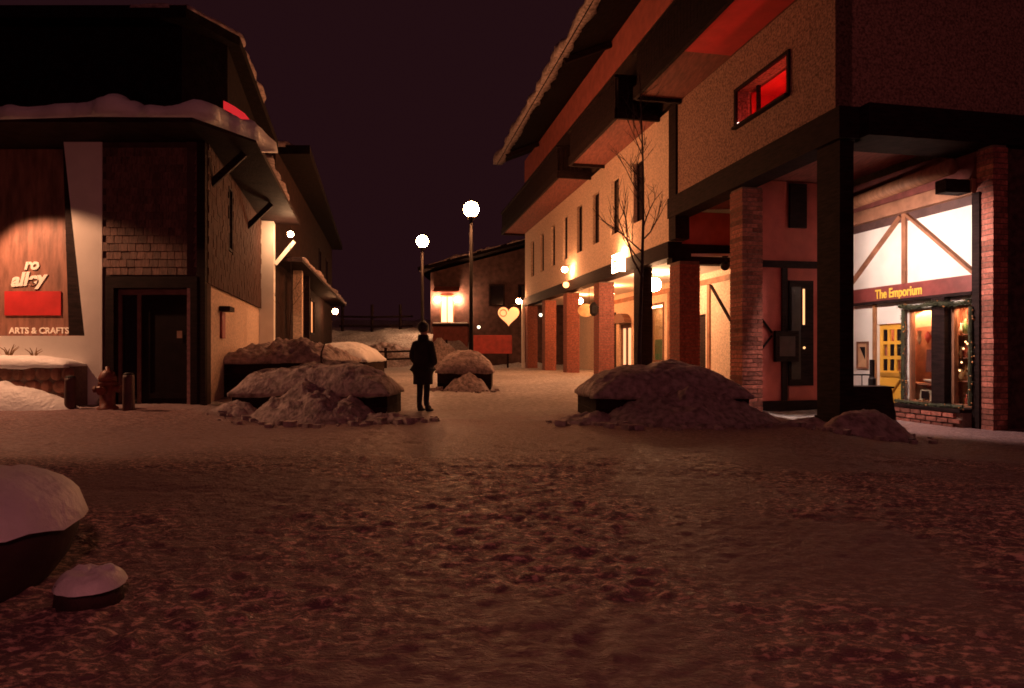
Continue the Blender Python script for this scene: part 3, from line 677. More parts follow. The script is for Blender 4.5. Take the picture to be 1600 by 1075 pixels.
# lit pilaster and bracket at the end of the side wall
O('pilaster', box(FL, 19.72, 20.15, .42, -.2, .1, 5.3), stucco_white, lb, label='brightly lit white end pilaster')
O('eave_bracket', bar(FL(19.95, .44, 4.0), FL(20.05, 1.0, 4.75), .10, .12), stucco_white, lb)

# ================================================================== BUILDINGS BEHIND ON THE LEFT
lr = T('row_building', (-9, 28, .3), 'dark two storey building behind the shingled shop, small lit window', 'building')
O('wall', wall_holes(FL2, [20.6, 29.4, 30.9, 40.5], [.1, 2.1, 3.7, 7.8], {(1, 1)}, 0, -.3), M('dark_boards', (.03, .015, .013), .85, .3, 4, .4, 14, spec=.08), lr)
O('front_wall', box(world, -14, FL2(22, -.32, 0)[0] + .05, 21.6, 21.9, .1, 7.8), M('dark_boards', (.03, .015, .013), .85, .3, 4, .4, 14, spec=.08), lr)
lw_ = O('window', frame_ring(FL2, 29.36, 30.94, 2.06, 3.74, .1, .05, -.1), timber, lr)
O('pane', box(FL2, 29.4, 30.9, -.05, -.06, 2.1, 3.7), glow('lit_pane', (1, .36, .12), 1.0), lw_)
O('skirt_eave', box(FL2, 20.4, 40.6, .85, .004, 4.15, 4.3), timber, lr)
O('roof_snow', snow_roll([FL2(z_, .75, 4.3) for z_ in np.linspace(20.5, 40.5, 16)], .3, .13, 19, .12), snow_lump, lr, smooth=True)
O('roof', slab([(-14.5, 21.2), (-6.7, 21.2), FL2(41, .6, 0)[:2], FL2(41, -6, 0)[:2], (-14.5, 30)], 7.81, 8.1), roof_m, lr)
O('roof_snow', snow_roll([(-11, 21.35, 8.1), (-8.3, 21.35, 8.1), (-6.85, 21.35, 8.08)], .35, .2, 23, .1), snow_lump, lr, smooth=True)
O('porch_post', box(FL2, 22.6, 22.9, .55, .25, .2, 4.14), stucco, lr)
O('porch_post', box(FL2, 24.3, 24.5, .6, .4, .2, 4.14), timber, lr)
for a in (33, 36.5):
    w_ = O('window', frame_ring(FL2, a, a + 1.0, 5.2, 6.6, .08, .04, -.05), timber, lr); O('pane', box(FL2, a + .06, a + .94, .003, .01, 5.27, 6.53), glass_dark, w_)

# ================================================================== CHALET AT THE END OF THE STREET
ch = T('chalet', (2, 46, .4), 'dark chalet with snow lined gable at the end of the street', 'building')
Yc = 44.0
FC = lambda a, d, z: (a, Yc - d, z)
O('wall', prism([(-5.6, Yc, .2), (9.5, Yc, .2), (9.5, Yc, 10.2), (5.0, Yc, 9.5), (-5.6, Yc, 6.7)], [(-5.6, Yc + 8, .2), (9.5, Yc + 8, .2), (9.5, Yc + 8, 10.2), (5.0, Yc + 8, 9.5), (-5.6, Yc + 8, 6.7)]), M('chalet_boards', (.12, .06, .055), .85, .3, 3, .4, 8), ch)
O('roof', prism([(-6.3, Yc - 1, 6.7), (5.2, Yc - 1, 9.75), (5.2, Yc - 1, 10.0), (-6.35, Yc - 1, 6.95)], [(-6.3, Yc + 9, 6.7), (5.2, Yc + 9, 9.75), (5.2, Yc + 9, 10.0), (-6.35, Yc + 9, 6.95)]), roof_m, ch)
O('roof_snow', snow_roll([(-5.6, Yc - .9, 7.15), (-1, Yc - .9, 8.35), (5, Yc - .9, 9.95)], .3, .2, 27, .15), snow_lump, ch, smooth=True)
O('deck', box(FC, -5.3, -2.9, 1.6, .01, 2.95, 3.12), timber, ch)
O('deck_snow', box(FC, -5.25, -2.95, 1.65, .9, 3.125, 3.2), snow, ch, bevel=.03)
O('deck_skirt', box(FC, -5.25, -2.95, 1.5, .02, .2, 2.945), M('red_boards', (.22, .06, .05), .8), ch)
pw = O('lit_window', frame_ring(FC, -4.95, -3.95, 3.2, 5.15, .1, .10, .01), wood_o, ch)
O('pane', box(FC, -4.86, -4.04, .05, .04, 3.29, 5.06), glow('porch_window', INC, 3.0), pw)
O('sash_bar', box(FC, -4.48, -4.42, .08, .051, 3.29, 5.06), wood_o, pw)
O('awning', prism([FC(-5.3, .02, 5.55), FC(-3.6, .02, 5.55), FC(-3.6, .02, 5.75), FC(-5.3, .02, 5.75)], [FC(-5.3, 1.0, 5.3), FC(-3.6, 1.0, 5.3), FC(-3.6, 1.0, 5.4), FC(-5.3, 1.0, 5.4)]), M('red_awning', (.42, .13, .09), .7), ch)
for x in (-5.12, -3.72):
    O('porch_lamp', ball(FC(x, .25, 4.85), .17, 10), glow('porch_lamp_glow', INC, 420), ch)
for x, z0 in ((-1.6, 4.4), (.4, 4.4)):
    w_ = O('window', frame_ring(FC, x, x + 1.1, z0, z0 + 1.5, .1, .05, .005), timber, ch); O('pane', box(FC, x + .08, x + 1.02, .03, .02, z0 + .08, z0 + 1.42), glass_dark, w_)

# ================================================================== FENCES
def fence(y, x0, x1, zs, posts, zb, zt, label, name='rail_fence', r=.06):
    t = T(name, ((x0 + x1) / 2, y, zb), label, 'fence')
    for z in zs: O('rail', tube([(x0, y, z), ((x0 + x1) / 2, y, z - .04), (x1, y, z + .02)], r, 6), timber, t)
    for x in posts: O('post', tube([(x, y + .09, ground_z(x, y + .1) - .1), (x, y + .09, zt)], r * 1.35, 8), timber, t)
fence(37.4, -9.4, -5.4, (1.30, .86), (-9.3, -7.4, -5.5), .3, 1.5, 'low two rail log fence at the foot of the snow bank')
fence(45.2, -12.2, -7.0, (3.1, 3.75), (-12.0, -9.9, -7.9), 2.6, 4.6, 'tall rail fence on top of the snow bank', r=.08)
fence(39.0, -5.2, -3.9, (1.35, 1.75), (-5.1, -4.0), .4, 2.0, 'short rail fence below the lit chalet porch', r=.05)

# ================================================================== PLANTERS
def planter(F, a0, a1, d0, d1, z0, z1, label, H, seed, cap_mat=snow_lump, rows=2, amp=.055, planks=True, fr=1.6):
    c = F((a0 + a1) / 2, (d0 + d1) / 2, z0); t = T('snowy_planter', c, label, 'planter', None)
    hgt = (z1 - z0) / rows; w = .07
    for r_ in range(rows):
        za = z0 + r_ * hgt + (.006 if r_ else 0); zb = z0 + (r_ + 1) * hgt
        O('plank', box(F, a0, a1, d0, d0 + w, za, zb), plank_m, t, bevel=.008); O('plank', box(F, a0, a1, d1 - w, d1, za, zb), plank_m, t)
        O('plank', box(F, a0 + .003, a0 + w, d0 + w + .002, d1 - w - .002, za, zb), plank_m, t); O('plank', box(F, a1 - w, a1 - .003, d0 + w + .002, d1 - w - .002, za, zb), plank_m, t)
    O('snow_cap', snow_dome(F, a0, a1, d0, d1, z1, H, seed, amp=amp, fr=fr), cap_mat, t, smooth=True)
    return t
planter(world, -5.30, -2.36, 12.1, 13.6, -.05, .46, 'left timber planter heaped with snow beside the standing person', .56, 3)
Fr = lambda a, d, z: (a - .09 * (d - 11.6), d, z)
planter(Fr, 1.52, 4.30, 11.6, 13.3, -.08, .45, 'right timber planter heaped with snow under the bare tree', .56, 8)
planter(world, -2.22, -.62, 19.0, 20.5, .0, .66, 'small timber planter with rounded snow cap below the street lamp', .62, 14, amp=.05)
planter(world, -6.72, -4.12, 14.3, 17.2, .15, 1.05, 'long dark raised planter against the left building, bumpy snow on top', .42, 20, amp=.12, rows=3, fr=2.2)
planter(world, -6.3, -4.35, 19.0, 21.8, .2, 1.0, 'raised planter with thick bright snow slab behind the bumpy planter', .55, 25, cap_mat=snow, rows=3, amp=.03)
def heap(cx, cy, rx, ry, H, seed, label, amp=.10, mat=None):
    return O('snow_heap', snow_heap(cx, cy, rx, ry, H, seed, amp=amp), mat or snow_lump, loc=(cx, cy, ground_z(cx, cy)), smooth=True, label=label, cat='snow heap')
heap(-3.7, 12.0, 1.25, 1.05, .62, 5, 'shovelled snow piled against the front of the left planter', .11)
heap(-5.05, 11.9, .55, .45, .18, 6, 'low snow lump at the outer corner of the left planter', .05)
heap(-2.3, 11.75, .7, .5, .17, 16, 'loose snow lumps at the planter corner beside the person\'s feet', .07)
heap(3.1, 11.7, 1.7, 1.15, .58, 7, 'shovelled snow piled against the front of the right planter', .12)
heap(1.35, 11.35, .6, .4, .15, 17, 'low snow lump at the inner corner of the right planter', .06)
heap(-1.35, 18.95, .7, .6, .5, 9, 'snow piled against the front of the small planter', .09)
heap(5.95, 10.75, .85, .5, .42, 10, 'dirty snow heap beside the black corner pillar', .06)
heap(5.15, 11.0, .5, .35, .18, 18, 'small snow lump at the foot of the black corner pillar', .05)
heap(-9.15, 11.5, 1.4, .5, .46, 11, 'bright snow drift below the stone planter on the left', .03, snow)
heap(-5.3, 23.6, .55, .5, .42, 12, 'small snow heap at the end of the raised planters', .06)
heap(-4.3, 38.6, 1.5, 1.6, 1.7, 13, 'tall ridge of snow below the chalet porch', .12)
heap(-8.3, 40.5, 2.6, 2.0, .7, 19, 'broad snow mound on the bank behind the log fence', .15)

rc = random.Random(77); ch_g = []
for cx, cy, rx_, ry_, n_ in ((-3.7, 11.5, 1.5, .9, 90), (3.1, 11.1, 1.9, .9, 110), (-1.35, 18.6, .9, .5, 30), (5.9, 10.5, 1.1, .5, 36), (-2.2, 11.6, .8, .5, 36), (1.3, 11.2, .7, .5, 30)):
    for k in range(n_):
        w = rc.uniform(0, 6.28); q = rc.uniform(.55, 1.15); x = cx + rx_ * q * math.cos(w); y = cy + ry_ * q * math.sin(w); s_ = rc.choice((.02, .03, .03, .045, .06, .08)) * rc.uniform(.7, 1.2)
        if y > cy + .35: continue
        z = ground_z(x, y) + s_ * .4
        pts = [(rc.uniform(.7, 1.1) * a_, rc.uniform(.7, 1.1) * b_, rc.uniform(.6, 1) * c_) for a_ in (-1, 1) for b_ in (-1, 1) for c_ in (-1, 1)]
        ro = rc.uniform(0, 3.1); co, si = math.cos(ro), math.sin(ro)
        vs = [(x + s_ * (p[0] * co - p[1] * si), y + s_ * (p[0] * si + p[1] * co), z + s_ * p[2] * .8) for p in pts]
        ch_g.append((vs, [(0, 1, 3, 2), (4, 6, 7, 5), (0, 4, 5, 1), (2, 3, 7, 6), (0, 2, 6, 4), (1, 5, 7, 3)]))
O('snow_chunks', join(*ch_g), snow_lump, kind='stuff', label='loose broken snow chunks scattered round the planters', cat='snow chunks')

# stone planter below the gallery sign
stp = T('stone_planter', (-9.2, 11.95, .3), 'low stone walled planter with thick snow under the gallery sign', 'planter')
stone_m = M('field_stone', (.30, .13, .09), .85, .3, 6, .4, 20, rand=.35)
O('core', box(world, -10.6, -8.16, 11.86, 12.30, .15, .98), mortar, stp)
sx = -10.5; zrow = .25
while zrow < .95:
    sx = -10.55 + random.uniform(0, .1)
    while sx < -8.3:
        w = random.uniform(.2, .34); h = .24
        me = ball((0, 0, 0), .5, 7)
        q = O('stone', ([(p[0] * w + sx + w / 2, p[1] * .16 + 11.86, p[2] * h + zrow + h / 2) for p in me[0]], me[1]), stone_m, stp, smooth=False)
        sx += w * 1.0
    zrow += .235
O('snow_cap', snow_dome(world, -10.6, -8.25, 11.80, 12.28, 1.0, .16, 31, na=30, nd=10, amp=.02, edge=.05), snow, stp, smooth=True)
def shrub(cx, cy, cz, h, n, label, seed):
    rnd = random.Random(seed); t = T('shrub', (cx, cy, cz), label, 'shrub')
    for k in range(n):
        w = rnd.uniform(0, 6.28); l_ = h * rnd.uniform(.5, 1.1); s = rnd.uniform(.25, .8)
        p = [(cx, cy, cz), (cx + .4 * l_ * s * math.cos(w), cy + .4 * l_ * s * math.sin(w), cz + l_ * .6), (cx + l_ * s * math.cos(w), cy + l_ * s * math.sin(w) * .6, cz + l_ * .85)]
        O('stem', tube(p, [.014, .01, .004], 5), M('twig', (.30, .17, .07), .8), t)
shrub(-9.45, 12.02, 1.1, .32, 9, 'dry yellowish twigs poking from the stone planter snow', 3)
shrub(-9.0, 12.05, 1.1, .26, 7, 'smaller twig clump at the right end of the stone planter', 5)

# foreground bowl planter and stump at the left edge
bw = T('bowl_planter', (-3.0, 3.35, 0), 'round dark bowl planter capped with snow at the near left edge', 'planter')
O('bowl', lathe([(.42, -.06), (.50, .04), (.57, .14), (.61, .26), (.62, .36), (.61, .385), (.5, .38)], (-3.0, 3.35, 0), 40), M('bowl_wood', (.05, .022, .022), .7, .3, 3, .2, 14), bw, smooth=True)
V_, F_ = [], []
for i in range(15):
    t = i / 14
    for k in range(40):
        w = 2 * math.pi * k / 40; rr = .655 * t
        x = -3.0 + rr * math.cos(w); y = 3.35 + rr * math.sin(w)
        V_.append((x, y, (.40 + .22 * (1 - t ** 3.2) ** .8) + .035 * float(fbm(x * 4, y * 4, 4, 41)) + .012 * float(fbm(x * 17, y * 17, 3, 42)) - (.06 + .10 * float(fbm(math.cos(w) * 2, math.sin(w) * 2, 2, 43))) * (t > .97)))
for i in range(14):
    for k in range(40): F_.append((i * 40 + k, i * 40 + (k + 1) % 40, (i + 1) * 40 + (k + 1) % 40, (i + 1) * 40 + k))
O('snow_cap', (V_, F_), snow, bw, smooth=True)
stu = T('stump', (-2.14, 3.24, 0), 'low dark stump with a pat of snow beside the bowl planter', 'stump')
O('trunk', lathe([(.16, -.05), (.15, .04), (.145, .10), (.12, .115)], (-2.14, 3.24, 0), 16), M('stump_bark', (.05, .022, .022), .85, .3, 8, .6, 20), stu, smooth=True)
O('snow_cap', snow_heap(-2.13, 3.24, .17, .16, .022, 44, n=32, rings=12, amp=.014, lump=26, zfun=lambda x, y: .135), snow, stu, smooth=True)

# ================================================================== STREET LAMPS
def street_lamp(x, y, zg, label, mat, r=.235):
    z0 = ground_z(x, y); t = T('street_lamp', (x, y, z0), label, 'street lamp', 'globe street lamps')
    O('base', lathe([(.16, -.1), (.16, .25), (.11, .32), (.085, .5)], (x, y, z0), 16), iron, t, smooth=True)
    O('pole', lathe([(.075, .5), (.06, 2.2), (.05, zg - z0 - r - .06)], (x, y, z0), 12), iron, t, smooth=True)
    O('collar', lathe([(.05, -.10), (.11, -.03), (.13, .0), (.12, .03)], (x, y, zg - r - .0), 14), iron, t, smooth=True)
    O('globe', ball((x, y, zg + .02), r, 28), mat, t, smooth=True)
    O('cap', lathe([(.10, 0), (.06, .05), (.015, .1)], (x, y, zg + r + .005), 12), iron, t, smooth=True)
street_lamp(-1.25, 19.6, 5.6, 'nearer and brighter globe street lamp behind the small planter', glow('globe_glow', SODIUM, 290))
street_lamp(-3.5, 25.0, 5.55, 'farther globe street lamp above the standing person', glow('globe_glow', SODIUM, 290))
street_lamp(1.8, -4.6, 5.5, 'added red fill lamp on a globe post behind the viewpoint', glow('fill_globe', (1, .265, .255), 280))  # unseen fill lamp, added to light foreground and dark walls red

# ================================================================== LAMPS AND SIGNS ALONG THE LODGE
def ceiling_lamp(a, label, mat, d=-1.15, z=4.0, r=.13):
    x, y, _ = FA(a, d, 0); t = T('ceiling_lamp', (x, y, z - .35), label, 'ceiling lamp', 'arcade ceiling lamps')
    O('canopy', lathe([(.09, -.03), (.07, -.06), (.02, -.07)], (x, y, z), 12), iron, t); O('stem', tube([(x, y, z - .05), (x, y, z - .18)], .012, 6), iron, t)
    O('globe', ball((x, y, z - .17 - r), r, 14), mat, t, smooth=True)
ceiling_lamp(22.0, 'dazzling white globe lamp in the arcade nearest the portico', glow('arcade_glow_a', INC, 210), r=.24)
ceiling_lamp(26.3, 'arcade globe lamp left of the dark door', glow('arcade_glow', WARM, 420))
ceiling_lamp(30.5, 'arcade globe lamp above the oval sign', glow('arcade_glow', WARM, 420))
ceiling_lamp(17.6, 'unlit dark ceiling lamp at the arcade mouth', iron, z=3.95, d=-1.3)
# portico spotlight washing the shop front, hidden behind the black pillar
spx = FA(12.4, -.53, 5.0)
pst = T('portico_spotlight', (spx[0], spx[1], 3.6), 'shaded pendant spotlight in the portico behind the black pillar', 'spotlight')
O('housing', lathe([(.11, .0), (.10, .16), (.05, .22)], (spx[0], spx[1], 3.65), 14), iron, pst); O('stem', tube([(spx[0], spx[1], 3.86), (spx[0], spx[1], 5.33)], .02, 6), iron, pst)
def spot(parent, loc, target, energy, col, size, blend=.3, rad=.05):
    ld = bpy.data.lights.new('bulb', 'SPOT'); ld.energy = energy; ld.color = col; ld.spot_size = R(size); ld.spot_blend = blend; ld.shadow_soft_size = rad
    o = bpy.data.objects.new('bulb', ld); COL.objects.link(o); o.parent = parent; o.location = Vector(loc) - WO[parent.name]
    o.rotation_euler = (Vector(target) - Vector(loc)).to_track_quat('-Z', 'Y').to_euler()
O('light_shield', box(world, spx[0] - .05, spx[0] + .14, spx[1] + .20, spx[1] + .215, 3.2, 3.8), iron, pst)  # added plate that keeps the spotlight off the cross wall
spot(pst, (spx[0], spx[1], 3.60), FS(12.9, 0, 2.0), 680, (1, .72, .60), 132, .35)
# gallery spotlight on the left wall
gs = T('wall_spotlight', (-10.6, 12.0, 4.2), 'wall spotlight left of the gallery sign just beyond the edge', 'spotlight')
O('arm', tube([(-10.57, 11.56, 5.3), (-10.57, 11.56, 4.95)], .02, 6), iron, gs); O('housing', lathe([(.09, 0), (.08, .14), (.04, .2)], (-10.57, 11.56, 4.74), 12), iron, gs)
spot(gs, (-10.55, 11.55, 4.70), (-8.4, 11.95, 1.1), 900, (1, .45, .23), 86, .35)
# lit eave lamp beside the white pilaster
def ball_lamp(name, p, r, mat, label, cat='lamp', arm=None):
    t = T(name, p, label, cat)
    O('globe', ball(p, r, 12), mat, t, smooth=True)
    O('bracket', tube([(p[0], p[1], p[2] + r * .8), (p[0], p[1], p[2] + r + .12)] if arm is None else [(p[0], p[1], p[2] + r * .7), (p[0], p[1], p[2] + r + .06), arm], .014, 6), iron, t)
    O('cap', lathe([(r * .7, 0), (r * .4, .04)], (p[0], p[1], p[2] + r * .85), 10), iron, t)
ball_lamp('eave_lamp', FL(19.35, .95, 4.85), .09, glow('eave_glow', INC, 330), 'glowing lamp under the eave beside the white pilaster')
ball_lamp('wall_lamp', FL2(34.5, .7, 3.45), .16, glow('ball_glow', (1, .42, .18), 90), 'round lamp on the dark building far left')
ball_lamp('wall_lamp', FA(37.75, .35, 4.25), .16, glow('ball_glow', (1, .42, .18), 90), 'round lamp at the far corner of the arcade', arm=FA(37.75, .05, 4.45))
ball_lamp('wall_lamp', FA(28.0, .35, 4.85), .13, glow('ball_glow_b', (1, .40, .16), 260), 'upper round lamp above the arcade beam', arm=FA(28.0, .02, 5.05))
ball_lamp('wall_lamp', FA(28.3, .20, 4.22), .14, glow('ball_glow_c', WARM, 5), 'lower amber lamp on the arcade beam', arm=FA(28.3, .08, 4.42))
ball_lamp('small_lantern', FA(36.2, -.6, 3.35), .1, glow('pale_lantern', (.9, .8, .55), 3), 'tiny pale lantern inside the last arcade bay')
ball_lamp('small_lantern', (-2.0, 38.5, 2.75), .1, glow('pale_lantern', (.9, .8, .55), 3), 'tiny pale lantern over the red panel')
# lantern on the third brick column
ln = T('column_lantern', FA(24.45, .15, 3.0), 'dark unlit lantern on the second lit brick column', 'lantern')
lx, ly, _ = FA(24.45, .22, 0)
O('body', lathe([(.06, 2.62), (.15, 2.72), (.17, 3.0), (.05, 3.15)], (lx, ly, 0), 6), iron, ln); O('arm', bar(FA(24.45, .0, 2.95), FA(24.45, .2, 2.95), .04, .04), iron, ln)
# square lit sign on the beam
sq = T('lit_box_sign', FA(21.85, .3, 3.95), 'square glowing box sign fixed to the arcade beam', 'sign')
O('case', box(FA, 21.55, 22.25, .30, .08, 3.93, 4.50), iron, sq)
O('face', box(FA, 21.58, 22.22, .315, .302, 3.96, 4.47), glow('sign_face', INC, 22), sq)
O('face', box(FA, 21.535, 21.547, .29, .09, 3.96, 4.47), glow('sign_face', INC, 22), sq)
O('emblem', tube([FA(21.9 + .14 * math.cos(t),   .33, 4.22 + .14 * math.sin(t)) for t in np.linspace(0, 5.2, 12)], .03, 6), M('emblem_red', (.45, .1, .07), .5), sq)
O('top_lamp', box(FA, 21.58, 22.2, .32, .1, 4.53, 4.57), glow('sign_top', (1, .42, .17), 130), sq)
# oval sign hanging in the arcade
ov = T('oval_sign', FA(26.9, -.15, 3.0), 'pale oval sign hanging under the arcade between brick columns', 'sign')
cx_, cy_, _ = FA(26.9, -.25, 0)
O('board', prism([(cx_ + .33 * math.cos(t), cy_ - .03, 3.0 + .28 * math.sin(t)) for t in np.linspace(0, 2 * math.pi, 20)[:-1]], [(cx_ + .33 * math.cos(t), cy_ + .03, 3.0 + .28 * math.sin(t)) for t in np.linspace(0, 2 * math.pi, 20)[:-1]]), M('oval_paint', (.75, .62, .36), .5), ov)
for s in (-.15, .15): O('chain', tube([(cx_ + s, cy_, 3.24), (cx_ + s, cy_, 3.95)], .01, 5), iron, ov)
# heart sign at the far corner
hs = T('heart_sign', FA(38, 1.0, 3.2), 'glowing heart shaped sign hung at the far arcade corner', 'sign')
hx, hy, hz = (-.20, 38.2, 3.45)
hp = [(hx + .040 * 16 * math.sin(t) ** 3, hz + .040 * (13 * math.cos(t) - 5 * math.cos(2 * t) - 2 * math.cos(3 * t) - math.cos(4 * t))) for t in np.linspace(0, 2 * math.pi, 30)[:-1]]
O('board', prism([(x, hy - .06, z) for x, z in hp], [(x, hy + .06, z) for x, z in hp]), glow('heart_glow', (1, .38, .13), 1.7), hs)
O('ring', tube([(hx - .32 + .2 * math.cos(t), hy - .09, hz + .12 + .2 * math.sin(t)) for t in np.linspace(0, 6.28, 16)], .03, 6), M('heart_orange', (.6, .2, .05), .5), hs)
O('arm', tube([(hx, hy, hz + .6), FA(37.9, .05, hz + .62)], .025, 6), iron, hs)
# red panel on posts beyond the arcade corner
rp_ = T('red_panel', (-1.15, 38.0, .3), 'red painted panel on two posts beyond the arcade corner', 'panel')
O('board', box(world, -2.3, 0.0, 37.95, 38.05, 1.15, 2.25), M('panel_red', (.60, .075, .06), .5, .2, 3), rp_, bevel=.04)
for x in (-2.1, -.25): O('post', box(world, x - .06, x + .06, 38.06, 38.16, .1, 2.2), timber, rp_)
# shop sign lettering
sg = text('The Emporium', .288, M('gold_letter', (.85, .55, .08), .4, 0, 1, 0), FS(13.60, .096, 2.375), FS(0, 0, 0) and (.195, -1, 0), (0, 0, 1), None, 'shop_sign', .006, 0, .74, .006,
          label='yellow lettering on the dark red beam above the shop door', cat='sign')
# gallery lettering, poster
white_l = M('letter_white', (.85, .82, .76), .5, 0, 1, 0)
Yt = 12.755
text('ro', .30, white_l, (-9.72, Yt, 2.90), (1, 0, 0), (0, 0, 1), None, 'sign_lettering', .012, .25, 1.0, .012, label='white script letters of the gallery sign, upper line', cat='lettering')
text('alley', .36, white_l, (-9.98, Yt, 2.56), (1, 0, .08), (-.08, 0, 1), None, 'sign_lettering', .012, .3, 1.05, .014, label='large white script word across the gallery sign', cat='lettering')
text('ARTS & CRAFTS', .17, white_l, (-10.02, Yt, 1.62), (1, 0, 0), (0, 0, 1), None, 'sign_lettering', .012, 0, 1.0, .003, label='small white capitals along the bottom of the gallery sign', cat='lettering')
O('poster', box(world, -10.1, -8.98, 12.735, 12.754, 1.98, 2.46), M('poster_red', (.55, .035, .035), .45, .15, 3, 0), label='plain red panel below the script on the gallery sign', cat='poster')
# wall items
pf = T('framed_poster', FS(14.1, .02, 1.05), 'framed picture on the white wall beside the yellow door', 'picture')
O('frame', frame_ring(FS, 13.88, 14.22, .88, 1.48, .04, .035, .004), wood_o, pf)
O('print', box(FS, 13.915, 14.185, .02, .006, .915, 1.445), M('print_tan', (.62, .36, .2), .6, .1), pf)
O('motif', prism([FS(14.13, .024, 1.36), FS(13.97, .024, 1.36), FS(13.97, .024, 1.08)], [FS(14.13, .021, 1.36), FS(13.97, .021, 1.36), FS(13.97, .021, 1.08)]), iron, pf)
ds = T('notice_box', F15(1.1, .1, 1.3), 'dark square board fixed to the half timbered wall', 'sign')
O('board', box(F15, .98, 1.58, .16, .065, 1.02, 1.75), timber, ds); O('plate', box(F15, 1.08, 1.48, .172, .161, 1.15, 1.62), M('plate_d', (.06, .03, .03), .5), ds)
ws = T('wall_plaque', FL(14.1, .05, 2), 'small red plaque under a hood on the pale side wall', 'sign')
O('plate', box(FL, 13.85, 14.2, .05, .004, 1.55, 2.12), M('plaque_red', (.35, .07, .06), .6), ws); O('hood', box(FL, 13.75, 14.3, .22, .004, 2.14, 2.24), timber, ws)
# emissive red strip on the left roof corner
Pz = lambda x, y, Z: ((x - 800) / 1000 * Z, Z, 1.25 - (y - 550) / 1000 * Z)
pa = [Pz(349, 163, 12.3), Pz(362, 170, 12.4), Pz(378, 181, 12.5), Pz(390, 196, 12.55), Pz(398, 212, 12.6)]
O('red_strip', prism([(x, y, z - .09) for x, y, z in pa] + [(x, y, z + .07) for x, y, z in pa[::-1]], [(x + .03, y + .06, z - .09) for x, y, z in pa] + [(x + .03, y + .06, z + .07) for x, y, z in pa[::-1]]),
  glow('strip_red', (1, .035, .04), .55), label='curved red glowing strip on the snowy roof corner', cat='neon strip')

# ================================================================== HYDRANT, BOLLARDS, BIN
hx_, hy_ = -7.17, 11.35; hz_ = ground_z(hx_, hy_)
hyd = T('fire_hydrant', (hx_, hy_, hz_), 'fire hydrant between two bollards near the dark door', 'hydrant')
hm = M('hydrant_paint', (.22, .06, .04), .5, .3, 6, .2, 20)
O('barrel', lathe([(.17, -.06), (.17, .04), (.125, .06), (.12, .42), (.15, .43), (.15, .48), (.13, .5)], (hx_, hy_, hz_), 18), hm, hyd, smooth=True)
O('bonnet', lathe([(.15, .50), (.145, .56), (.11, .65), (.05, .70), (.035, .70), (.035, .76)], (hx_, hy_, hz_), 18), hm, hyd, smooth=True)
for s in (-1, 1):
    O('outlet', tube([(hx_ + s * .08, hy_, hz_ + .36), (hx_ + s * .19, hy_, hz_ + .36)], .055, 12), hm, hyd); O('outlet_cap', tube([(hx_ + s * .19, hy_, hz_ + .36), (hx_ + s * .235, hy_, hz_ + .36)], .07, 6), hm, hyd)
O('pumper_outlet', tube([(hx_, hy_ - .08, hz_ + .33), (hx_, hy_ - .2, hz_ + .33)], .075, 12), hm, hyd)
for x, y, h, lab in ((-7.9, 11.45, .56, 'bollard left of the hydrant, lit on one side'), (-6.62, 11.05, .62, 'bollard right of the hydrant, in front of the dark door')):
    z0 = ground_z(x, y); b = T('bollard', (x, y, z0), lab, 'bollard', 'bollards guarding the hydrant')
    O('post', lathe([(.10, -.08), (.095, .05), (.09, h - .06), (.085, h)], (x, y, z0), 14), M('bollard_paint', (.10, .04, .035), .6, .3), b, smooth=True); O('cap', lathe([(.087, 0), (.07, .025), (.02, .04)], (x, y, z0 + h), 14), iron, b, smooth=True)
bz = ground_z(6.8, 12.3)
bn_ = T('timber_chest', (6.75, 12.3, bz), 'dark flared timber chest behind the black pillar by the shop', 'chest')
O('body', prism([(6.3, 12.05, bz - .1), (7.28, 12.05, bz - .1), (7.28, 12.5, bz - .1), (6.3, 12.5, bz - .1)], [(6.35, 12.08, .56), (7.17, 12.08, .56), (7.17, 12.47, .56), (6.35, 12.47, .56)]), timber, bn_)
O('lid', box(world, 6.32, 7.2, 12.05, 12.5, .565, .60), timber, bn_)
rl = T('hand_rail', (6.9, 12.6, bz), 'thin iron handrail with newel post beside the yellow door', 'railing')
O('newel', lathe([(.07, 0), (.07, .72 - bz), (.045, .76 - bz), (.045, 1.10 - bz)], (7.10, 12.62, bz), 10), iron, rl); O('rail', tube([(6.2, 12.62, .80), (7.08, 12.62, .80)], .016, 6), iron, rl)
for x in (6.45, 6.68, 6.9): O('picket', tube([(x, 12.62, bz), (x, 12.62, .79)], .01, 5), iron, rl)

# ================================================================== SHOP WINDOW GOODS
goods = []
def shade_lamp(a, d, z, s, lab, col):
    t = T('table_lamp', FS(a, d, z), lab, 'lamp'); c = FS(a, d, z)
    O('foot', lathe([(.07 * s, 0), (.03 * s, .03 * s), (.02 * s, .14 * s), (.045 * s, .18 * s), (.012 * s, .24 * s)], c, 10), M('lamp_foot', (.35, .2, .1), .4), t, smooth=True)
    O('shade', lathe([(.13 * s, .22 * s), (.065 * s, .42 * s)], c, 14), M(col[0], col[1], .7, .1), t, smooth=True)
shade_lamp(11.62, -.26, .73, .95, 'table lamp with pale shade on the lower right shelf', ('shade_cream', (.75, .52, .3)))
shade_lamp(11.60, -.26, 1.585, .95, 'small lamp with bright shade on the top shelf', ('shade_white', (.8, .68, .5)))
shade_lamp(12.80, -.36, .27, .8, 'squat lamp standing on the left display floor', ('shade_rose', (.6, .3, .2)))
def bottle(a, d, z, h, lab, col, name='bottle', prof=None):
    pr = prof or [(.35, 0), (.38, .5), (.12, .7), (.12, 1.0)]
    O(name, lathe([(r * h * .5, q * h) for r, q in pr], FS(a, d, z), 10), M('gl_' + str(col), col, .2, .1, 3, 0), label=lab, cat=name, smooth=True)
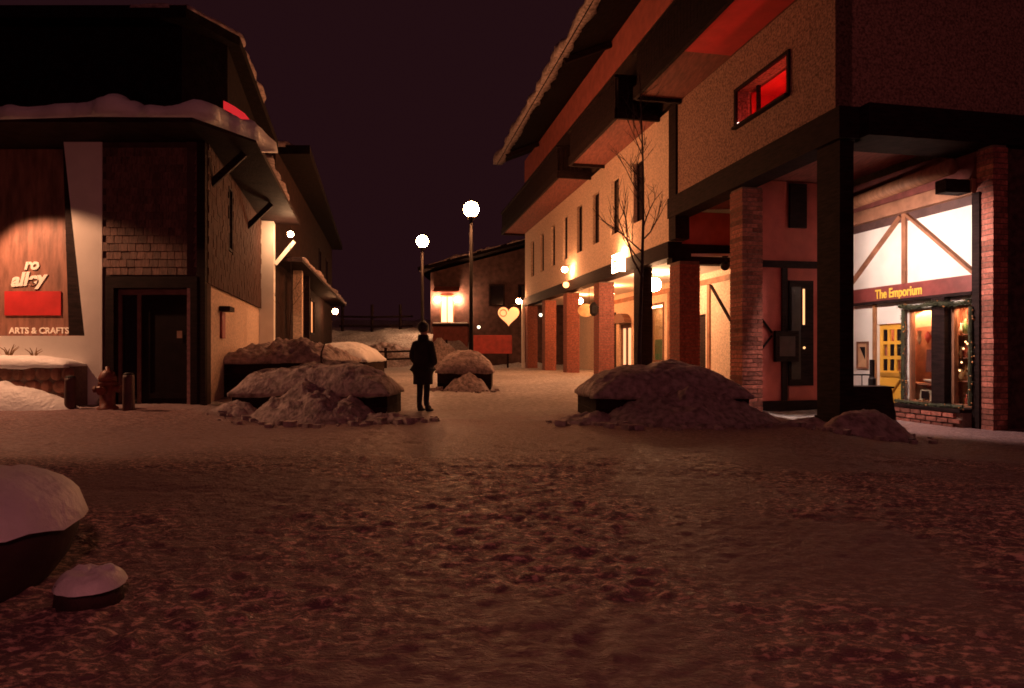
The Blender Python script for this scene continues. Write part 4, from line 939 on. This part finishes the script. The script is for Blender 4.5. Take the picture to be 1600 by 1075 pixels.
cols = {'amber': (.65, .26, .06), 'white': (.8, .72, .62), 'red': (.5, .08, .05), 'green': (.15, .3, .12), 'tan': (.55, .36, .2)}
for zi, z in enumerate(SHZ):
    nm = ('lower', 'middle', 'upper')[zi]
    for j, (a, c, h) in enumerate(((12.02, 'amber', .26), (11.90, 'white', .22), (11.77, ('tan', 'red', 'green')[zi], .30))):
        bottle(a, -.24 - .06 * (j % 2), z + .003, h, f'{c} {("jar", "vase", "bottle")[j]} on the {nm} shelf of the right shop window', cols[c], ('jar', 'vase', 'bottle')[j],
               [(.5, 0), (.7, .3), (.6, .8), (.4, 1)] if j == 0 else [(.3, 0), (.6, .35), (.25, .8), (.4, 1)] if j == 1 else None)
bottle(11.64, -.26, 1.155, .30, 'large pale urn on the middle shelf of the right shop window', cols['tan'], 'urn', [(.3, 0), (.6, .4), (.5, .75), (.3, .85), (.45, 1)])
for j, c in enumerate(('white', 'amber', 'red', 'tan', 'white', 'amber')):
    bottle(11.50 + j * .10, -.20 - .05 * (j % 2), .263, .17 + .03 * (j % 3), ('rightmost white figurine', 'amber figurine second from the right', 'red figurine third from the right', 'tan figurine fourth from the right', 'white figurine second from the left', 'leftmost amber figurine')[j] + ' on the floor of the right window', cols[c], 'figurine', [(.4, 0), (.25, .3), (.45, .55), (.2, .7), (.28, .85), (.1, 1)])
O('sloping_card', prism([FS(12.86, -.20, .28), FS(12.36, -.20, .28), FS(12.36, -.22, .42), FS(12.70, -.24, .58), FS(12.86, -.24, .58)], [FS(12.86, -.22, .28), FS(12.36, -.22, .28), FS(12.36, -.24, .42), FS(12.70, -.26, .58), FS(12.86, -.26, .58)]), M('card_cream', (.68, .58, .4), .6), label='cream display card leaning in the left shop window', cat='card')
O('dark_print', box(FS, 12.52, 12.68, -.165, -.185, .33, .48), iron, label='dark printed square in front of the cream display card', cat='print')
O('white_dish', lathe([(.05, 0), (.13, .04), (.15, .08), (.13, .08)], FS(12.55, -.28, .633), 14), M('dish', (.8, .72, .6), .3), label='white oval dish on the shelf of the left shop window', cat='dish', smooth=True)
O('hanging_garment', prism([FS(12.80, -.40, .85), FS(12.55, -.40, .85), FS(12.58, -.40, 1.30), FS(12.78, -.40, 1.30)], [FS(12.80, -.46, .85), FS(12.55, -.46, .85), FS(12.6, -.44, 1.30), FS(12.76, -.44, 1.30)]), M('garment', (.10, .04, .04), .8), label='dark hanging garment in the left shop window', cat='garment')
bottle(12.84, -.28, 1.40, .3, 'tall white ornament hanging in the left shop window', cols['white'], 'ornament', [(.1, 0), (.3, .4), (.2, .7), (.3, .9), (.05, 1)])
bottle(12.46, -.28, 1.30, .42, 'slim amber ornament hanging in the left shop window', cols['amber'], 'ornament', [(.05, 0), (.12, .4), (.1, .7), (.14, .9), (.03, 1)])
bottle(12.66, -.30, 1.42, .26, 'small red ornament hanging in the left shop window', cols['red'], 'ornament', [(.05, 0), (.4, .4), (.5, .6), (.2, .9), (.03, 1)])
O('pelmet_cloth', prism([FS(12.95, -.2, 1.72), FS(12.3, -.2, 1.78), FS(12.3, -.2, 2.0), FS(12.6, -.2, 2.08), FS(12.95, -.2, 1.95)], [FS(12.95, -.23, 1.72), FS(12.3, -.23, 1.78), FS(12.3, -.23, 2.0), FS(12.6, -.23, 2.08), FS(12.95, -.23, 1.95)]), M('banner_tan', (.65, .4, .22), .7), label='tan pelmet cloth at the top of the left shop window', cat='cloth')
fl = T('fairy_lights', FS(11.9, -.18, .9), 'string of tiny bulbs twinkling in the right shop window', 'string lights')
rq = random.Random(12)
O('wire', tube([FS(11.45 + .6 * q, -.13, 1.9 - 1.55 * q + .12 * math.sin(q * 20)) for q in np.linspace(0, 1, 16)], .004, 5), iron, fl)
for q in np.linspace(.03, .97, 15): O('bulb', ball(FS(11.45 + .6 * q, -.12, 1.9 - 1.55 * q + .12 * math.sin(q * 20)), .016, 7), glow('fairy_glow', (1, .5, .22), 7), fl)
# evergreen garland: needle tufts along the window head and jambs
def garland(path, n, r, label, seed):
    rnd = random.Random(seed); P = [Vector(p) for p in path]; L = [(P[i + 1] - P[i]).length for i in range(len(P) - 1)]; V = []; F = []
    core = tube(path, .035, 6); V += core[0]; F += core[1]
    for q in range(n):
        s = rnd.uniform(0, sum(L)); i = 0
        while s > L[i]: s -= L[i]; i += 1
        c = P[i].lerp(P[i + 1], s / L[i]); d = Vector((rnd.gauss(0, 1), rnd.gauss(0, 1), rnd.gauss(0, 1))).normalized()
        e = c + d * r * rnd.uniform(.5, 1.2); u = d.orthogonal().normalized() * .012; o = len(V)
        V += [tuple(c - u), tuple(c + u), tuple(e)]; F.append((o, o + 1, o + 2))
    t = T('garland', path[0], label, 'garland')
    O('needles', (V, F), M('evergreen', (.055, .06, .03), .7, .3), t, kind='stuff')
    for q in range(14):
        i = rnd.randrange(len(P) - 1); c = P[i].lerp(P[i + 1], rnd.random()) + Vector((rnd.uniform(-.05, .05), -.05, rnd.uniform(-.07, .07)))
        O('bauble', ball(tuple(c), .016, 6), M('bauble_amber', (.6, .25, .08), .3), t)
garland([FS(12.93, .12, 2.17), FS(12.5, .14, 2.12), FS(12.0, .22, 2.17), FS(11.6, .14, 2.12), FS(11.34, .12, 2.16)], 1400, .12, 'evergreen garland over the shop window head', 2)
garland([FS(12.86, .1, 2.08), FS(12.87, .1, 1.2), FS(12.85, .12, .3)], 900, .08, 'evergreen garland down the door side of the shop window', 3)
garland([FS(11.32, .17, 2.05), FS(11.32, .17, 1.2), FS(11.33, .17, .3)], 700, .07, 'evergreen garland down the pier side of the shop window', 4)
garland([FS(12.85, .3, .28), FS(12.1, .3, .26), FS(11.35, .3, .28)], 900, .08, 'evergreen boughs along the shop window sill', 6)

# ================================================================== TREES
def tree(x, y, z0, h, label, seed, r0=.045, lean=0, nb=16):
    rnd = random.Random(seed); t = T('bare_tree', (x, y, z0), label, 'tree'); bark = M('bark', (.06, .035, .03), .85, .3, 8, .4, 30)
    tr = [(x + lean * q + .04 * math.sin(q * 5 + seed), y + .03 * math.sin(q * 7), z0 - .1 + h * q) for q in np.linspace(0, 1, 9)]
    O('trunk', tube(tr, list(np.linspace(r0, .008, 9)), 7), bark, t, smooth=True)
    for k in range(nb):
        q = .34 + .62 * k / nb; i = min(7, int(q * 8)); f = q * 8 - i
        p = Vector(tr[i]).lerp(Vector(tr[i + 1]), f); w = rnd.uniform(0, 6.28); L = h * .24 * (1.25 - q) * rnd.uniform(.8, 1.3)
        parts = []
        def limb(p, dirv, L, r, lev):
            pts = [p]; d = dirv.copy()
            for s in range(4):
                d = (d + Vector((rnd.uniform(-.2, .2), rnd.uniform(-.2, .2), rnd.uniform(.0, .22)))).normalized(); pts.append(pts[-1] + d * L / 4)
            parts.append(tube([tuple(v) for v in pts], list(np.linspace(r, r * .35, 5)), 5))
            if lev < 2:
                for s in (1, 2, 3):
                    dd_ = (d + Vector((rnd.uniform(-1, 1), rnd.uniform(-1, 1), rnd.uniform(-.1, .7)))).normalized(); limb(pts[s], dd_, L * .5, r * .55, lev + 1)
        limb(p, Vector((math.cos(w), math.sin(w) * .7, .75)).normalized(), L, r0 * (1.1 - q) * .5 + .003, 0)
        O('branch', join(*parts), bark, t, kind='stuff')
tree(2.52, 12.5, .8, 6.0, 'tall thin bare tree rising from the right planter', 5)
tree(-3.78, 12.75, .8, .75, 'short bare sapling stem in the left planter', 8, r0=.03, nb=2, lean=.04)
tree(-6.1, 17.6, 1.1, 3.2, 'slender sapling in front of the lit pilaster', 11, r0=.02, nb=5)

# ================================================================== PERSON
def skinned(name, verts, edges, rad, mat_list, parent, org, sub=2, smooth=True, assign=None):
    me = bpy.data.meshes.new(name); me.from_pydata([Vector(v) for v in verts], edges, [])
    o = bpy.data.objects.new(name + '_t', me); COL.objects.link(o)
    sk = o.modifiers.new('s', 'SKIN'); 
    for i, r in enumerate(rad): me.skin_vertices[0].data[i].radius = r if hasattr(r, '__len__') else (r, r); me.skin_vertices[0].data[i].use_root = (i == 0)
    sb = o.modifiers.new('b', 'SUBSURF'); sb.levels = sub; sb.render_levels = sub
    dg = bpy.context.evaluated_depsgraph_get(); dg.update()
    m2 = bpy.data.meshes.new_from_object(o.evaluated_get(dg)); bpy.data.objects.remove(o)
    m2.name = name; m2.materials.clear()
    for m in mat_list: m2.materials.append(m)
    for p in m2.polygons:
        p.use_smooth = True
        if assign: p.material_index = assign(p.center)
    o = bpy.data.objects.new(name, m2); COL.objects.link(o); o.parent = parent; WO[o.name] = WO[parent.name]
    return o
pxx, pyy = -1.87, 13.45; pzz = ground_z(pxx, pyy) + .01
per = T('person', (pxx, pyy, pzz), 'person in a dark knee length coat standing with hands in pockets by the left planter', 'person')
per.rotation_euler = (0, 0, R(-28)); per.scale = (1.0, 1.0, 1.02)
cloth_d = M('coat_cloth', (.022, .015, .017), .85, .3, 9, .2, 40); trou = M('trousers', (.025, .018, .022), .85, .3, 9, .2, 40); skin_m = M('skin', (.45, .26, .19), .55, .1, 6, 0)
# local: x right, y forward (facing), z up
B = [(0, 0, .95), (0, -.01, 1.15), (0, 0, 1.36), (0, .01, 1.50), (0, .03, 1.60), (0, .035, 1.71), (0, .02, 1.79),
     (-.085, 0, .90), (-.085, .015, .50), (-.085, -.02, .12), (-.09, .10, .05),
     (.085, 0, .90), (.085, .02, .50), (.09, -.01, .12), (.11, .12, .05),
     (-.19, 0, 1.40), (-.25, -.02, 1.12), (-.20, .12, .93), (.19, 0, 1.40), (.25, -.02, 1.12), (.20, .12, .93)]
E = [(0, 1), (1, 2), (2, 3), (3, 4), (4, 5), (5, 6), (0, 7), (7, 8), (8, 9), (9, 10), (0, 11), (11, 12), (12, 13), (13, 14), (2, 15), (15, 16), (16, 17), (2, 18), (18, 19), (19, 20)]
Rd = [(.14, .11), (.13, .10), (.14, .10), .06, (.075, .085), (.085, .10), (.06, .075), .095, .072, .055, .04, .095, .072, .055, .04, .06, .05, .035, .06, .05, .035]
skinned('body', B, E, Rd, [trou, skin_m], per, None, assign=lambda c: 1 if c.z > 1.47 else 0)
Cv = [(0, 0, 1.05), (0, -.01, 1.25), (0, 0, 1.40), (0, .005, 1.49), (0, 0, .86), (0, 0, .64), (-.19, 0, 1.37), (-.265, -.03, 1.12), (-.20, .13, .96), (.19, 0, 1.37), (.265, -.03, 1.12), (.20, .13, .96), (0, 0, .56), (0, 0, .545)]
Ce = [(5, 12), (12, 13), (0, 1), (1, 2), (2, 3), (0, 4), (4, 5), (2, 6), (6, 7), (7, 8), (2, 9), (9, 10), (10, 11)]
Cr = [(.215, .17), (.21, .16), (.165, .13), (.10, .10), (.225, .18), (.235, .20), .085, .09, .08, .085, .09, .08, (.235, .20), (.23, .195)]
skinned('coat', Cv, Ce, Cr, [cloth_d], per, None)
def loc_part(name, geo, mat, smooth=True):
    o = bpy.data.objects.new(name, mesh(name, geo, mat, (0, 0, 0), smooth)); COL.objects.link(o); o.parent = per; WO[o.name] = WO[per.name]; return o
loc_part('hair', ([(p[0] * 1.0, p[1] * 1.08 - .015, p[2]) for p in ball((0, .02, 1.73), .115, 16, 1.05)[0] if True], ball((0, .02, 1.73), .115, 16, 1.05)[1]), M('hair_dark', (.02, .012, .01), .6))
loc_part('face', ([(p[0] * .85, p[1], p[2]) for p in ball((0, .065, 1.68), .095, 14, 1.2)[0]], ball((0, .065, 1.68), .095, 14, 1.2)[1]), skin_m)
loc_part('nose', tube([(0, .155, 1.71), (0, .178, 1.67), (0, .158, 1.66)], [.01, .018, .012], 6), skin_m)
loc_part('collar', lathe([(.12, 1.44), (.115, 1.53), (.10, 1.575), (.085, 1.55)], (0, .01, 0), 16), cloth_d)
for s, fx, fy in ((-1, -.09, .03), (1, .10, .05)):
    V_, F_ = lathe([(.055, .02), (.06, .05), (.05, .10), (.055, .2)], (0, 0, 0), 12)
    sole = [(p[0] * .9 + fx, (p[1] * 2.2 + .05 if p[2] < .08 else p[1] * 1.1 - .04) + fy, p[2] - .02) for p in V_]
    loc_part('boot', (sole, F_), M('boot_leather', (.02, .013, .012), .5))

for o in list(COL.objects):
    if o.type == 'MESH' and o.data.users == 0: pass
